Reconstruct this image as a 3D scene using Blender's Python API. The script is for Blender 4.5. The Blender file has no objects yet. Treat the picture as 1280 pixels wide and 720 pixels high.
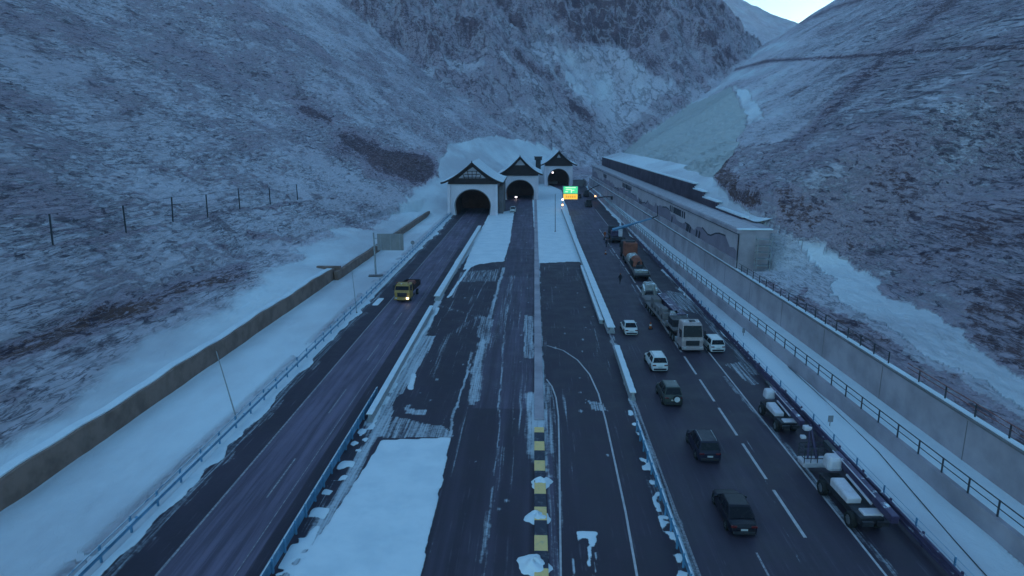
import bpy, bmesh, math, random
import numpy as np
from mathutils import Vector, Matrix
random.seed(7)
scene = bpy.context.scene
COL = scene.collection
R = math.radians

# ------------------------------------------------------------------ camera
H, F, PITCH, YAW, CX = 25.4, 853.0, R(12.88), R(1.83), -0.18
cam_d = bpy.data.cameras.new('camera'); cam = bpy.data.objects.new('camera', cam_d); COL.objects.link(cam)
cam_d.lens = F / 1280 * 36; cam_d.sensor_width = 36; cam_d.clip_start = 0.5; cam_d.clip_end = 9000
cam.location = (CX, 0, H); cam.rotation_euler = (math.pi/2 - PITCH, 0, YAW)
scene.camera = cam

# ------------------------------------------------------------------ sky, sun, exposure
SUN_EL, SUN_AZ = R(4), R(38)        # the sun is just coming up behind the far ridge
w = bpy.data.worlds.new('World'); scene.world = w; w.use_nodes = True
nt = w.node_tree; bg = nt.nodes['Background']
sky = nt.nodes.new('ShaderNodeTexSky'); sky.sky_type = 'NISHITA'; sky.sun_disc = False
sky.sun_elevation = SUN_EL; sky.sun_rotation = SUN_AZ; sky.altitude = 1500
sky.air_density = 1.0; sky.dust_density = 0.6; sky.ozone_density = 3.0
mul = nt.nodes.new('ShaderNodeMix'); mul.data_type = 'RGBA'; mul.blend_type = 'MULTIPLY'; mul.inputs[0].default_value = 1
mul.inputs[7].default_value = (0.97, 1.0, 0.86, 1)
nt.links.new(sky.outputs[0], mul.inputs[6]); nt.links.new(mul.outputs[2], bg.inputs[0]); bg.inputs[1].default_value = 0.15
sun_d = bpy.data.lights.new('sun', 'SUN'); sun = bpy.data.objects.new('sun', sun_d); COL.objects.link(sun)
sun_d.energy = 0.05; sun_d.angle = R(40); sun_d.color = (0.55, 0.78, 1.0)
sun.rotation_euler = (R(50), 0, R(-62))    # broad soft light from the paler side of the sky
vs = scene.view_settings; vs.view_transform = 'Standard'; vs.look = 'None'; vs.exposure = 2.5; vs.gamma = 1

# ------------------------------------------------------------------ helpers
cp, sp, cy, sy = math.cos(PITCH), math.sin(PITCH), math.cos(YAW), math.sin(YAW)
RT = np.array([cy, sy, 0.]); FW = np.array([-sy*cp, cy*cp, -sp]); UP = np.array([-sy*sp, cy*sp, cp])
def G(px, py, z=0.0):
    d = RT*(px-640) + UP*(360-py) + FW*F
    t = (z-H)/d[2]
    return float(CX + d[0]*t), float(d[1]*t)
def proj(X, Y, Z):
    x, y, z = X-CX, Y, Z-H
    zc = x*FW[0]+y*FW[1]+z*FW[2]
    zs = np.where(zc < 1, 1, zc)
    return 640+F*(x*RT[0]+y*RT[1])/zs, 360-F*(x*UP[0]+y*UP[1]+z*UP[2])/zs, zc
def sstep(a, b, x):
    t = np.clip((x-a)/(b-a), 0, 1); return t*t*(3-2*t)
def _hash(i, j, s):
    n = (i.astype(np.int64)*374761393 + j.astype(np.int64)*668265263 + s*982451653) & 0x7fffffff
    n = ((n ^ (n >> 13))*1274126177) & 0x7fffffff
    n = n ^ (n >> 16)
    return (n & 0xffff)/65535.0
def vnoise(x, y, s=0):
    xi, yi = np.floor(x), np.floor(y); fx, fy = x-xi, y-yi
    fx = fx*fx*fx*(fx*(fx*6-15)+10); fy = fy*fy*fy*(fy*(fy*6-15)+10)
    a, b = _hash(xi, yi, s), _hash(xi+1, yi, s); c, d = _hash(xi, yi+1, s), _hash(xi+1, yi+1, s)
    return (a*(1-fx)+b*fx)*(1-fy)+(c*(1-fx)+d*fx)*fy*1.0
def fbm(x, y, sc, octv=4, s=0, rough=.5):
    v = 0; a = 1; t = 0
    ca, sa = .8, .6
    x, y = x/sc, y/sc
    for o in range(octv):
        v = v + a*(vnoise(x, y, s+o*17)*2-1); t += a; a *= rough
        x, y = (ca*x-sa*y)*2.03+11.3, (sa*x+ca*y)*2.03-7.1
    return v/t
def ridged(x, y, sc, octv=4, s=0):
    v = 0; a = 1; t = 0; x, y = x/sc, y/sc
    for o in range(octv):
        v = v + a*(1-np.abs(vnoise(x, y, s+o*13)*2-1)*2); t += a; a *= .55
        x, y = (.8*x-.6*y)*2.1+3.3, (.6*x+.8*y)*2.1-1.7
    return v/t
def in_poly(x, y, poly):
    ins = np.zeros(x.shape, bool); n = len(poly); j = n-1
    for i in range(n):
        xi, yi = poly[i]; xj, yj = poly[j]
        if yi != yj:
            c = ((yi > y) != (yj > y)) & (x < (xj-xi)*(y-yi)/(yj-yi)+xi)
            ins ^= c
        j = i
    return ins
def seg_dist(x, y, pts):
    best = np.full(x.shape, 1e9)
    for (ax, ay), (bx, by) in zip(pts[:-1], pts[1:]):
        dx, dy = bx-ax, by-ay; L = dx*dx+dy*dy
        t = np.clip(((x-ax)*dx+(y-ay)*dy)/L, 0, 1)
        best = np.minimum(best, np.hypot(x-ax-t*dx, y-ay-t*dy))
    return best
def signed_left(x, y, pts):
    """distance to a polyline, positive on its left-hand side"""
    best = np.full(x.shape, 1e9); sg = np.ones(x.shape)
    for (ax, ay), (bx, by) in zip(pts[:-1], pts[1:]):
        dx, dy = bx-ax, by-ay; L = dx*dx+dy*dy
        t = np.clip(((x-ax)*dx+(y-ay)*dy)/L, 0, 1)
        d = np.hypot(x-ax-t*dx, y-ay-t*dy); cr = dx*(y-ay)-dy*(x-ax)
        m = d < best; best = np.where(m, d, best); sg = np.where(m, np.sign(cr), sg)
    return best*sg

# ---- materials
def new_mat(name):
    m = bpy.data.materials.new(name); m.use_nodes = True
    n = m.node_tree.nodes; b = n['Principled BSDF']; return m, m.node_tree, b
def N(t, kind, **kw):
    n = t.nodes.new(kind)
    for k, v in kw.items(): setattr(n, k, v)
    return n
def mixc(t, fac, a, b, mode='MIX'):
    n = t.nodes.new('ShaderNodeMix'); n.data_type = 'RGBA'; n.blend_type = mode
    for s, v in ((0, fac), (6, a), (7, b)):
        if hasattr(v, 'is_linked') or isinstance(v, bpy.types.NodeSocket): t.links.new(v, n.inputs[s])
        else: n.inputs[s].default_value = v if s == 0 else (*v, 1)
    return n.outputs[2]
def mth(t, op, a, b=0.0, c=None, clamp=False):
    n = t.nodes.new('ShaderNodeMath'); n.operation = op; n.use_clamp = clamp
    for i, v in enumerate((a, b, c)):
        if v is None: continue
        if isinstance(v, bpy.types.NodeSocket): t.links.new(v, n.inputs[i])
        else: n.inputs[i].default_value = v
    return n.outputs[0]
def ramp(t, v, lo, hi, a=0.0, b=1.0):
    n = t.nodes.new('ShaderNodeMapRange'); n.interpolation_type = 'SMOOTHSTEP'
    t.links.new(v, n.inputs[0]); n.inputs[1].default_value = lo; n.inputs[2].default_value = hi
    n.inputs[3].default_value = a; n.inputs[4].default_value = b
    return n.outputs[0]
def noise(t, vec, scale, detail=5, rough=.55, dist=0):
    n = t.nodes.new('ShaderNodeTexNoise'); n.inputs['Scale'].default_value = scale
    n.inputs['Detail'].default_value = detail; n.inputs['Roughness'].default_value = rough
    n.inputs['Distortion'].default_value = dist
    if vec is not None: t.links.new(vec, n.inputs['Vector'])
    return n.outputs[0]
def mapping(t, vec, scale=(1, 1, 1), rot=(0, 0, 0)):
    n = t.nodes.new('ShaderNodeMapping'); n.inputs['Scale'].default_value = scale; n.inputs['Rotation'].default_value = rot
    t.links.new(vec, n.inputs[0]); return n.outputs[0]
def objco(t): return t.nodes.new('ShaderNodeTexCoord').outputs['Object']
def bump(t, b, hgt, strength=.4, dist=.1):
    n = t.nodes.new('ShaderNodeBump'); n.inputs['Strength'].default_value = strength; n.inputs['Distance'].default_value = dist
    t.links.new(hgt, n.inputs['Height']); t.links.new(n.outputs[0], b.inputs['Normal'])
SNOWC = (.74, .80, .84)
def simple(name, col, rough=.6, metal=0, var=.25, scale=3, spec=.4, snow=0.0, coat=0):
    """paint, metal, rubber...: base colour broken by grime, and a dusting of snow on what faces up"""
    m, t, b = new_mat(name); co = objco(t)
    n1 = noise(t, co, scale, 6, .6); n2 = noise(t, co, scale*6, 3, .5)
    c = mixc(t, ramp(t, n1, .35, .7), col, tuple(max(0, x*(1-var)) for x in col))
    c = mixc(t, ramp(t, n2, .5, .8, 0, var*.5), c, tuple(x*.6+.05 for x in col))
    if snow > 0:
        g = N(t, 'ShaderNodeNewGeometry'); s = N(t, 'ShaderNodeSeparateXYZ'); t.links.new(g.outputs['Normal'], s.inputs[0])
        up = ramp(t, s.outputs[2], .6, .95)
        k = mth(t, 'MULTIPLY', up, ramp(t, noise(t, co, 1.3, 5, .6), .62-snow*.5, .72-snow*.5))
        c = mixc(t, k, c, SNOWC)
    t.links.new(c, b.inputs['Base Color'])
    b.inputs['Metallic'].default_value = metal; b.inputs['Coat Weight'].default_value = coat
    t.links.new(ramp(t, n1, .3, .7, rough*.85, min(1, rough*1.15)), b.inputs['Roughness'])
    b.inputs['Specular IOR Level'].default_value = spec
    return m
def emit(name, col, st):
    m, t, b = new_mat(name); b.inputs['Base Color'].default_value = (*[v*.4 for v in col], 1)
    b.inputs['Emission Color'].default_value = (*col, 1); b.inputs['Emission Strength'].default_value = st; return m
M = {}
M['concrete'] = simple('concrete', (.42, .37, .41), .85, var=.32, scale=.22)
M['concrete_dark'] = simple('concrete_dark', (.20, .18, .185), .85, var=.3, scale=.3)
M['wall_brown'] = simple('stone_wall', (.25, .165, .135), .9, var=.35, scale=.5, snow=0)
M['render'] = simple('portal_render', (.78, .71, .76), .85, var=.12, scale=.3)
M['timber'] = simple('dark_timber', (.035, .018, .018), .7, var=.3, scale=1.5)
M['gable_pale'] = simple('gable_pale', (.50, .46, .50), .8, var=.2, scale=1)
M['steel_blue'] = simple('blue_rail', (.13, .33, .52), .5, .3, var=.4, scale=.8, snow=.55)
M['steel_pale'] = simple('pale_steel', (.36, .38, .40), .5, .4, var=.2, snow=.2)
M['steel_dark'] = simple('dark_steel', (.045, .045, .055), .55, .4, var=.3)
M['steel_violet'] = simple('violet_rail', (.09, .07, .14), .45, .4, var=.4, scale=.8, snow=.1)
M['rail_red'] = simple('red_rail', (.30, .12, .11), .6, .1, var=.4, snow=.1)
M['rail_grey'] = simple('grey_rail', (.06, .065, .075), .6, .3, var=.3)
M['black'] = simple('black_void', (.01, .01, .012), .9, var=.1)
M['tunnel'] = simple('tunnel_lining', (.13, .05, .03), .9, var=.3, scale=.6)
M['tyre'] = simple('rubber', (.018, .018, .018), .9, var=.2, scale=5)
M['rim'] = simple('rim', (.30, .31, .33), .4, .7, var=.2, scale=6)
M['glass'] = simple('car_glass', (.008, .008, .012), .25, var=.1, spec=.25)
M['white_paint'] = simple('white_paint', (.66, .67, .67), .35, var=.1, scale=2, coat=.3, snow=.12)
M['black_paint'] = simple('black_paint', (.012, .011, .02), .42, var=.2, scale=2, spec=.3)
M['navy_paint'] = simple('navy_paint', (.016, .016, .036), .42, var=.2, scale=2, spec=.3)
M['green_paint'] = simple('green_paint', (.045, .055, .05), .4, var=.3, scale=2, coat=.2, snow=.06)
M['beige_paint'] = simple('beige_paint', (.42, .34, .34), .45, var=.25, scale=2, coat=.2, snow=.1)
M['yellow_paint'] = simple('yellow_paint', (.44, .26, .07), .45, var=.25, scale=2, snow=.05)
M['rust'] = simple('rust_paint', (.26, .075, .045), .7, var=.35, scale=1.2)
M['machine_white'] = simple('machine_white', (.60, .57, .62), .5, var=.15, scale=2)
M['tarp'] = simple('grey_tarp', (.36, .36, .34), .85, var=.4, scale=1.2, snow=.3)
M['red_lamp'] = simple('red_lens', (.12, .006, .008), .3, var=.1)
M['white_lens'] = simple('clear_lens', (.5, .5, .5), .2, var=.1)
M['cloth_dark'] = simple('dark_cloth', (.02, .02, .03), .9, var=.2)
M['cloth_orange'] = simple('orange_cloth', (.35, .08, .02), .9, var=.2)
M['skin'] = simple('skin', (.32, .2, .15), .6, var=.1)
M['sign_back'] = simple('sign_back', (.28, .27, .28), .6, .2, var=.15, scale=1)
M['head_on'] = emit('headlight_glow', (1, .85, .5), 1.2)
M['amber_on'] = emit('amber_glow', (1, .35, .12), 1.6)
M['white_on'] = emit('white_glow', (1, .85, .9), 1.5)
M['sign_green'] = emit('sign_green_lit', (.05, .50, .22), .28)
M['sign_yellow'] = emit('sign_yellow_lit', (.95, .55, .06), .20)
M['sign_pale'] = emit('sign_pale_lit', (.45, .9, .45), .30)
M['sign_dim'] = emit('sign_orange_lit', (.75, .33, .04), .16)
M['mural_pale'] = simple('mural_pale', (.50, .44, .47), .85, var=.15, scale=.3)
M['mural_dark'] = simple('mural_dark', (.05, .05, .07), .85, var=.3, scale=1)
M['mural_violet'] = simple('mural_violet', (.27, .225, .28), .85, var=.2, scale=.25)
def mk_line():
    m, t, b = new_mat('road_paint'); co = objco(t)
    n1 = noise(t, co, 4, 6, .7)
    t.links.new(mixc(t, ramp(t, n1, .38, .62), (.38, .36, .38), (.17, .155, .18)), b.inputs['Base Color']); b.inputs['Roughness'].default_value = .8
    return m
M['line'] = mk_line()
M['line_bright'] = simple('fresh_road_paint', (.52, .50, .52), .8, var=.25, scale=2)
def mk_snow():
    m, t, b = new_mat('snow'); co = objco(t)
    n1 = noise(t, co, .5, 7, .6); n2 = noise(t, co, 3.5, 6, .6)
    t.links.new(mixc(t, ramp(t, n1, .35, .7), SNOWC, (.66, .73, .78)), b.inputs['Base Color'])
    b.inputs['Roughness'].default_value = .7; b.inputs['Specular IOR Level'].default_value = .2
    bump(t, b, mth(t, 'ADD', n1, mth(t, 'MULTIPLY', n2, .3)), .5, .25); return m
M['snow'] = mk_snow()
def mk_kerb():
    m, t, b = new_mat('striped_kerb'); co = objco(t); s = N(t, 'ShaderNodeSeparateXYZ'); t.links.new(co, s.inputs[0])
    fr = mth(t, 'FRACT', mth(t, 'MULTIPLY', s.outputs[1], 1/3.4)); k = ramp(t, fr, .48, .50)
    n1 = noise(t, co, 2.5, 6, .7)
    c = mixc(t, k, (.85, .56, .22), (.03, .03, .05)); c = mixc(t, ramp(t, n1, .5, .75, 0, .5), c, (.25, .26, .28))
    t.links.new(c, b.inputs['Base Color']); b.inputs['Roughness'].default_value = .7; return m
M['kerb'] = mk_kerb()

def mk_ground():
    """open ground: snow over dirt and rock. attribute R=snow cover G=warm earth B=netted slope A unused"""
    m, t, b = new_mat('snowy_ground'); co = objco(t)
    at = N(t, 'ShaderNodeAttribute', attribute_name='cover'); sp_ = N(t, 'ShaderNodeSeparateColor'); t.links.new(at.outputs['Color'], sp_.inputs[0])
    cov, warm, net = sp_.outputs[0], sp_.outputs[1], sp_.outputs[2]
    warp = noise(t, co, .25, 4, .6)
    st = mapping(t, co, (1.0, .5, 1.6))
    nA = noise(t, st, .8, 10, .72, .9); nB = noise(t, mapping(t, co, (1, .6, 1)), .10, 8, .65, .5); nC = noise(t, co, 3.2, 4, .6)
    nE = noise(t, mapping(t, co, (1.0, .16, 2.2)), 1.15, 6, .65, .5)      # little terraces that follow the contours
    fine = mth(t, 'ADD', mth(t, 'MULTIPLY', nA, .62), mth(t, 'MULTIPLY', nE, .38))
    nn = mth(t, 'ADD', mth(t, 'MULTIPLY', fine, .66), mth(t, 'MULTIPLY', nB, .34))
    nn = mth(t, 'ADD', mth(t, 'MULTIPLY', mth(t, 'SUBTRACT', nn, .5), 2.9), .5)
    v = mth(t, 'ADD', nn, mth(t, 'MULTIPLY', mth(t, 'SUBTRACT', cov, .5), 1.05))
    rk_ = at.outputs['Alpha']
    dirty = ramp(t, cov, .80, .97, 1.0, 0.0)
    k = ramp(t, v, .50, .68)
    rock = mixc(t, ramp(t, nB, .4, .62), (.185, .112, .142), (.078, .048, .068))
    rock = mixc(t, warm, rock, (.16, .085, .070))
    rock = mixc(t, ramp(t, nC, .45, .7, 0, .5), rock, (.28, .20, .24))
    mid = mixc(t, ramp(t, nC, .35, .65), (.48, .375, .445), (.60, .49, .56))
    nD = noise(t, mapping(t, co, (1, .5, 1)), .045, 6, .6)
    sn = mixc(t, ramp(t, nD, .38, .66), SNOWC, (.54, .54, .58))
    sn = mixc(t, mth(t, 'MULTIPLY', dirty, .62), sn, (.82, .70, .79))
    c = mixc(t, ramp(t, v, .20, .38), rock, mid); c = mixc(t, k, c, sn)
    # thin dark strokes of bare turf and pale veins of snow
    patch = ramp(t, noise(t, co, .07, 4, .6), .38, .60)
    def veins(sc_, vec, seed, wd):
        n = noise(t, vec, sc_, 5, .6, seed); return ramp(t, mth(t, 'ABSOLUTE', mth(t, 'SUBTRACT', n, .5)), .0, wd, 1, 0)
    dab = ramp(t, noise(t, mapping(t, co, (1.0, .5, 1.6)), .62, 5, .62, .6), .575, .635)
    dab2 = ramp(t, noise(t, mapping(t, co, (1.0, .6, 1.2)), .16, 6, .68, .4), .60, .66)
    c = mixc(t, mth(t, 'MULTIPLY', mth(t, 'MULTIPLY', dab, dirty), ramp(t, cov, .45, .8, .85, .45)), c, (.085, .058, .085))
    c = mixc(t, mth(t, 'MULTIPLY', mth(t, 'MULTIPLY', dab2, dirty), .6), c, (.12, .075, .095))
    sx_ = N(t, 'ShaderNodeSeparateXYZ'); t.links.new(co, sx_.inputs[0]); onr = mth(t, 'MULTIPLY', ramp(t, sx_.outputs[0], 42, 70), ramp(t, cov, .62, .80, 1.0, .12))
    ter = ramp(t, noise(t, mapping(t, co, (1.0, .13, 1.9)), .75, 4, .6, .35), .535, .60)
    c = mixc(t, mth(t, 'MULTIPLY', mth(t, 'MULTIPLY', mth(t, 'MULTIPLY', ter, dirty), onr), ramp(t, rk_, 0, 1, .74, 0)), c, (.082, .057, .085))
    ter2 = ramp(t, noise(t, mapping(t, co, (1.0, .2, 1.9)), 1.05, 4, .6, .5), .58, .64)
    c = mixc(t, mth(t, 'MULTIPLY', mth(t, 'MULTIPLY', mth(t, 'MULTIPLY', ter2, dirty), onr), ramp(t, rk_, 0, 1, .65, 0)), c, (.70, .60, .68))
    dk1 = mth(t, 'MULTIPLY', veins(1.0, mapping(t, co, (1.1, .2, 2.4)), .6, .045), patch)
    dk1 = mth(t, 'MULTIPLY', mth(t, 'MULTIPLY', dk1, dirty), ramp(t, rk_, 0, 1, .78, .25))
    c = mixc(t, dk1, c, (.055, .038, .058))
    lt1 = mth(t, 'MULTIPLY', veins(.62, mapping(t, co, (1.1, .3, 1.9)), 1.2, .028), ramp(t, v, .0, .6, 1, .35))
    c = mixc(t, mth(t, 'MULTIPLY', mth(t, 'MULTIPLY', lt1, dirty), .62), c, (.60, .50, .58))
    # crags: snowy ledges and dark clefts that run down the face
    rv = mapping(t, co, (1.0, 1.0, .45), (0, 0, .5))
    dkr = mth(t, 'MULTIPLY', veins(.085, rv, .15, .045), rk_); ltr = mth(t, 'MULTIPLY', veins(.06, rv, .3, .03), rk_)
    c = mixc(t, mth(t, 'MULTIPLY', mth(t, 'MULTIPLY', dkr, dirty), .6), c, (.085, .055, .08)); c = mixc(t, mth(t, 'MULTIPLY', mth(t, 'MULTIPLY', ltr, dirty), .6), c, (.64, .58, .64))
    netc = mixc(t, ramp(t, nA, .35, .7), (.52, .54, .52), (.40, .44, .44))
    c = mixc(t, net, c, netc)
    t.links.new(c, b.inputs['Base Color']); b.inputs['Roughness'].default_value = .85; b.inputs['Specular IOR Level'].default_value = .15
    hgt = mth(t, 'ADD', mth(t, 'MULTIPLY', nA, mth(t, 'SUBTRACT', 1.05, net)), mth(t, 'MULTIPLY', k, .15))
    amp = ramp(t, cov, .8, 1.0, 1.0, .12)
    bump(t, b, mth(t, 'MULTIPLY', hgt, amp), 1.0, 1.3); return m
M['ground'] = mk_ground()

def mk_road():
    m, t, b = new_mat('winter_asphalt'); co = objco(t)
    at = N(t, 'ShaderNodeAttribute', attribute_name='cover'); sp_ = N(t, 'ShaderNodeSeparateColor'); t.links.new(at.outputs[0], sp_.inputs[0])
    sn, sl, worn = sp_.outputs[0], sp_.outputs[1], sp_.outputs[2]
    st = mapping(t, co, (1.6, .06, 1)); s1 = noise(t, st, 1.0, 7, .65, .1); s2 = noise(t, mapping(t, co, (5, .12, 1)), 1.0, 5, .6)
    n1 = noise(t, co, .35, 7, .65); n2 = noise(t, co, 2.6, 8, .7)
    base = mixc(t, ramp(t, n1, .35, .7), (.036, .027, .040), (.056, .042, .060))
    base = mixc(t, mth(t, 'MULTIPLY', worn, ramp(t, s1, .35, .65, .35, 1)), base, (.17, .137, .20))
    thin = mth(t, 'MULTIPLY', ramp(t, s2, .55, .78), ramp(t, n1, .42, .62))
    base = mixc(t, mth(t, 'MULTIPLY', thin, .62), base, (.20, .19, .22))
    v = mth(t, 'ADD', sl, mth(t, 'ADD', mth(t, 'MULTIPLY', mth(t, 'SUBTRACT', n2, .5), .9), mth(t, 'MULTIPLY', mth(t, 'SUBTRACT', s2, .5), 1.7)))
    k = mth(t, 'MULTIPLY', ramp(t, v, .25, .95), ramp(t, sl, .02, .22))
    base = mixc(t, mth(t, 'MULTIPLY', k, .92), base, (.54, .59, .64))
    v2 = mth(t, 'ADD', sn, mth(t, 'MULTIPLY', mth(t, 'SUBTRACT', n2, .5), .5))
    k2 = mth(t, 'MULTIPLY', ramp(t, v2, .45, .6), ramp(t, sn, .05, .3))
    c = mixc(t, k2, base, mixc(t, ramp(t, n1, .35, .7), SNOWC, (.64, .71, .76)))
    t.links.new(c, b.inputs['Base Color'])
    t.links.new(mth(t, 'ADD', mth(t, 'MULTIPLY', k2, .2), ramp(t, n1, .3, .7, .48, .72)), b.inputs['Roughness'])
    b.inputs['Specular IOR Level'].default_value = .22
    bump(t, b, mth(t, 'ADD', mth(t, 'MULTIPLY', n2, .3), mth(t, 'MULTIPLY', k2, 1.0)), .5, .12); return m
M['road'] = mk_road()

HAZE = 0.00022
# ---- mesh builder
class MB:
    def __init__(s): s.v = []; s.f = []
    def add(s, vs, fs):
        o = len(s.v); s.v += [tuple(v) for v in vs]; s.f += [tuple(i+o for i in f) for f in fs]; return s
    def box(s, c, d, rz=0, ry=0, rx=0, taper=1.0, tapy=None):
        hx, hy, hz = d[0]/2, d[1]/2, d[2]/2; ty = taper if tapy is None else tapy
        m = Matrix.Translation(c) @ Matrix.Rotation(rz, 4, 'Z') @ Matrix.Rotation(ry, 4, 'Y') @ Matrix.Rotation(rx, 4, 'X')
        vs = [m @ Vector((sx*hx*(taper if z > 0 else 1), sy_*hy*(ty if z > 0 else 1), z*hz)) for z in (-1, 1) for sx, sy_ in ((-1, -1), (1, -1), (1, 1), (-1, 1))]
        return s.add(vs, [(3, 2, 1, 0), (4, 5, 6, 7), (0, 1, 5, 4), (1, 2, 6, 5), (2, 3, 7, 6), (3, 0, 4, 7)])
    def tube(s, p0, p1, r0, r1=None, n=8, cap=True):
        r1 = r0 if r1 is None else r1; p0, p1 = Vector(p0), Vector(p1); d = (p1-p0).normalized()
        a = d.orthogonal().normalized(); b = d.cross(a); vs = []
        for p, r in ((p0, r0), (p1, r1)):
            for i in range(n):
                t = 2*math.pi*i/n; vs.append(p+a*math.cos(t)*r+b*math.sin(t)*r)
        fs = [(i, (i+1) % n, n+(i+1) % n, n+i) for i in range(n)]
        if cap: fs += [tuple(range(n-1, -1, -1)), tuple(range(n, 2*n))]
        return s.add(vs, fs)
    def path(s, pts, r, n=6):
        for a, b in zip(pts[:-1], pts[1:]): s.tube(a, b, r, r, n)
        return s
    def loft(s, secs, close=True, caps=True):
        n = len(secs[0]); vs = [p for sec in secs for p in sec]; fs = []
        for k in range(len(secs)-1):
            for i in range(n if close else n-1):
                j = (i+1) % n; fs.append((k*n+i, k*n+j, (k+1)*n+j, (k+1)*n+i))
        if caps: fs += [tuple(range(n-1, -1, -1)), tuple(range((len(secs)-1)*n, len(secs)*n))]
        return s.add(vs, fs)
    def prism(s, poly, a, b, axis='y'):
        def mk(p, q): return (p[0], q, p[1]) if axis == 'y' else ((q, p[0], p[1]) if axis == 'x' else (p[0], p[1], q))
        return s.loft([[mk(p, a) for p in poly], [mk(p, b) for p in poly]])
    def quad(s, *p): return s.add(p, [tuple(range(len(p)))])
    def build(s, name, mat, parent=None, smooth=False, bevel=0, loc=None, rz=0):
        me = bpy.data.meshes.new(name); me.from_pydata(s.v, [], s.f); me.validate()
        bm = bmesh.new(); bm.from_mesh(me); bmesh.ops.recalc_face_normals(bm, faces=bm.faces); bm.to_mesh(me); bm.free()
        me.materials.append(M[mat] if isinstance(mat, str) else mat)
        o = bpy.data.objects.new(name, me); COL.objects.link(o); o.parent = parent
        if smooth:
            me.shade_smooth() if hasattr(me, 'shade_smooth') else None
            me.set_sharp_from_angle(angle=R(38))
        if bevel:
            bv = o.modifiers.new('bevel', 'BEVEL'); bv.width = bevel; bv.segments = 2; bv.limit_method = 'ANGLE'
        if loc is not None: o.location = loc
        if rz: o.rotation_euler = (0, 0, rz)
        return o
def tag(o, label=None, cat=None, group=None, kind=None):
    if label: o['label'] = label
    if cat: o['category'] = cat
    if group: o['group'] = group
    if kind: o['kind'] = kind
    return o
def thing(name, label, cat, loc=(0, 0, 0), rz=0, group=None):
    o = bpy.data.objects.new(name, None); COL.objects.link(o); o.location = loc; o.rotation_euler = (0, 0, rz)
    return tag(o, label, cat, group)
KIDS = {}
def copy_tree(o, parent=None):
    c = o.copy(); COL.objects.link(c); c.parent = parent
    for ch in [x for x in list(COL.objects) if x.parent == o]: copy_tree(ch, c)
    return c
def grid_mesh(name, X, Y, Z, mat, cover=None, smooth=True):
    nr, nc = X.shape; me = bpy.data.meshes.new(name)
    co = np.stack([X, Y, Z], -1).reshape(-1, 3).astype(np.float32)
    idx = np.arange(nr*nc).reshape(nr, nc)
    q = np.stack([idx[:-1, :-1], idx[:-1, 1:], idx[1:, 1:], idx[1:, :-1]], -1).reshape(-1, 4)
    me.vertices.add(len(co)); me.vertices.foreach_set('co', co.ravel())
    me.loops.add(q.size); me.loops.foreach_set('vertex_index', q.ravel().astype(np.int32))
    me.polygons.add(len(q)); me.polygons.foreach_set('loop_start', np.arange(0, q.size, 4, dtype=np.int32))
    try: me.polygons.foreach_set('loop_total', np.full(len(q), 4, dtype=np.int32))
    except Exception: pass
    if cover is not None:
        a = me.color_attributes.new('cover', 'FLOAT_COLOR', 'POINT')
        a.data.foreach_set('color', (cover.reshape(-1, 4) if cover.shape[-1] == 4 else np.concatenate([cover.reshape(-1, 3), np.zeros((nr*nc, 1))], 1)).astype(np.float32).ravel())
    me.update(calc_edges=True); me.validate()
    if smooth: me.polygons.foreach_set('use_smooth', np.ones(len(me.polygons), bool))
    me.materials.append(M[mat]); o = bpy.data.objects.new(name, me); COL.objects.link(o); return o

# ------------------------------------------------------------------ terrain
XW = lambda Y: -37.3 + .0175*Y                    # brown wall on the left
XT = lambda Y: 33.2 - .0255*np.minimum(Y, 320)    # tall concrete wall on the right
XLW = lambda Y: np.maximum(30.7-.034*Y, 26.2-.008*(Y-130)) # low wall on the right
FOOT_L = [(-53, -60), (-53, 60), (-51, 130), (-43, 190), (-35, 226), (-22, 262), (-12, 300), (-3, 338), (16, 392), (40, 480), (66, 570), (130, 690), (260, 850)]
RIDGE = [(-420, 640, 430), (-200, 700, 360), (25, 730, 275), (110, 745, 205), (170, 762, 166), (198, 776, 142), (211, 786, 116)]
FAR = [(300, 1550, 345), (443, 1640, 318), (577, 1610, 258), (775, 1560, 205), (1000, 1500, 170)]
def ridge_z(X, Y, pts, s):
    z = np.full(X.shape, -1e3)
    for (ax, ay, az), (bx, by, bz) in zip(pts[:-1], pts[1:]):
        dx, dy = bx-ax, by-ay; L = dx*dx+dy*dy; t = np.clip(((X-ax)*dx+(Y-ay)*dy)/L, 0, 1)
        z = np.maximum(z, az+(bz-az)*t - s*np.hypot(X-ax-t*dx, Y-ay-t*dy))
    return z
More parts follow.
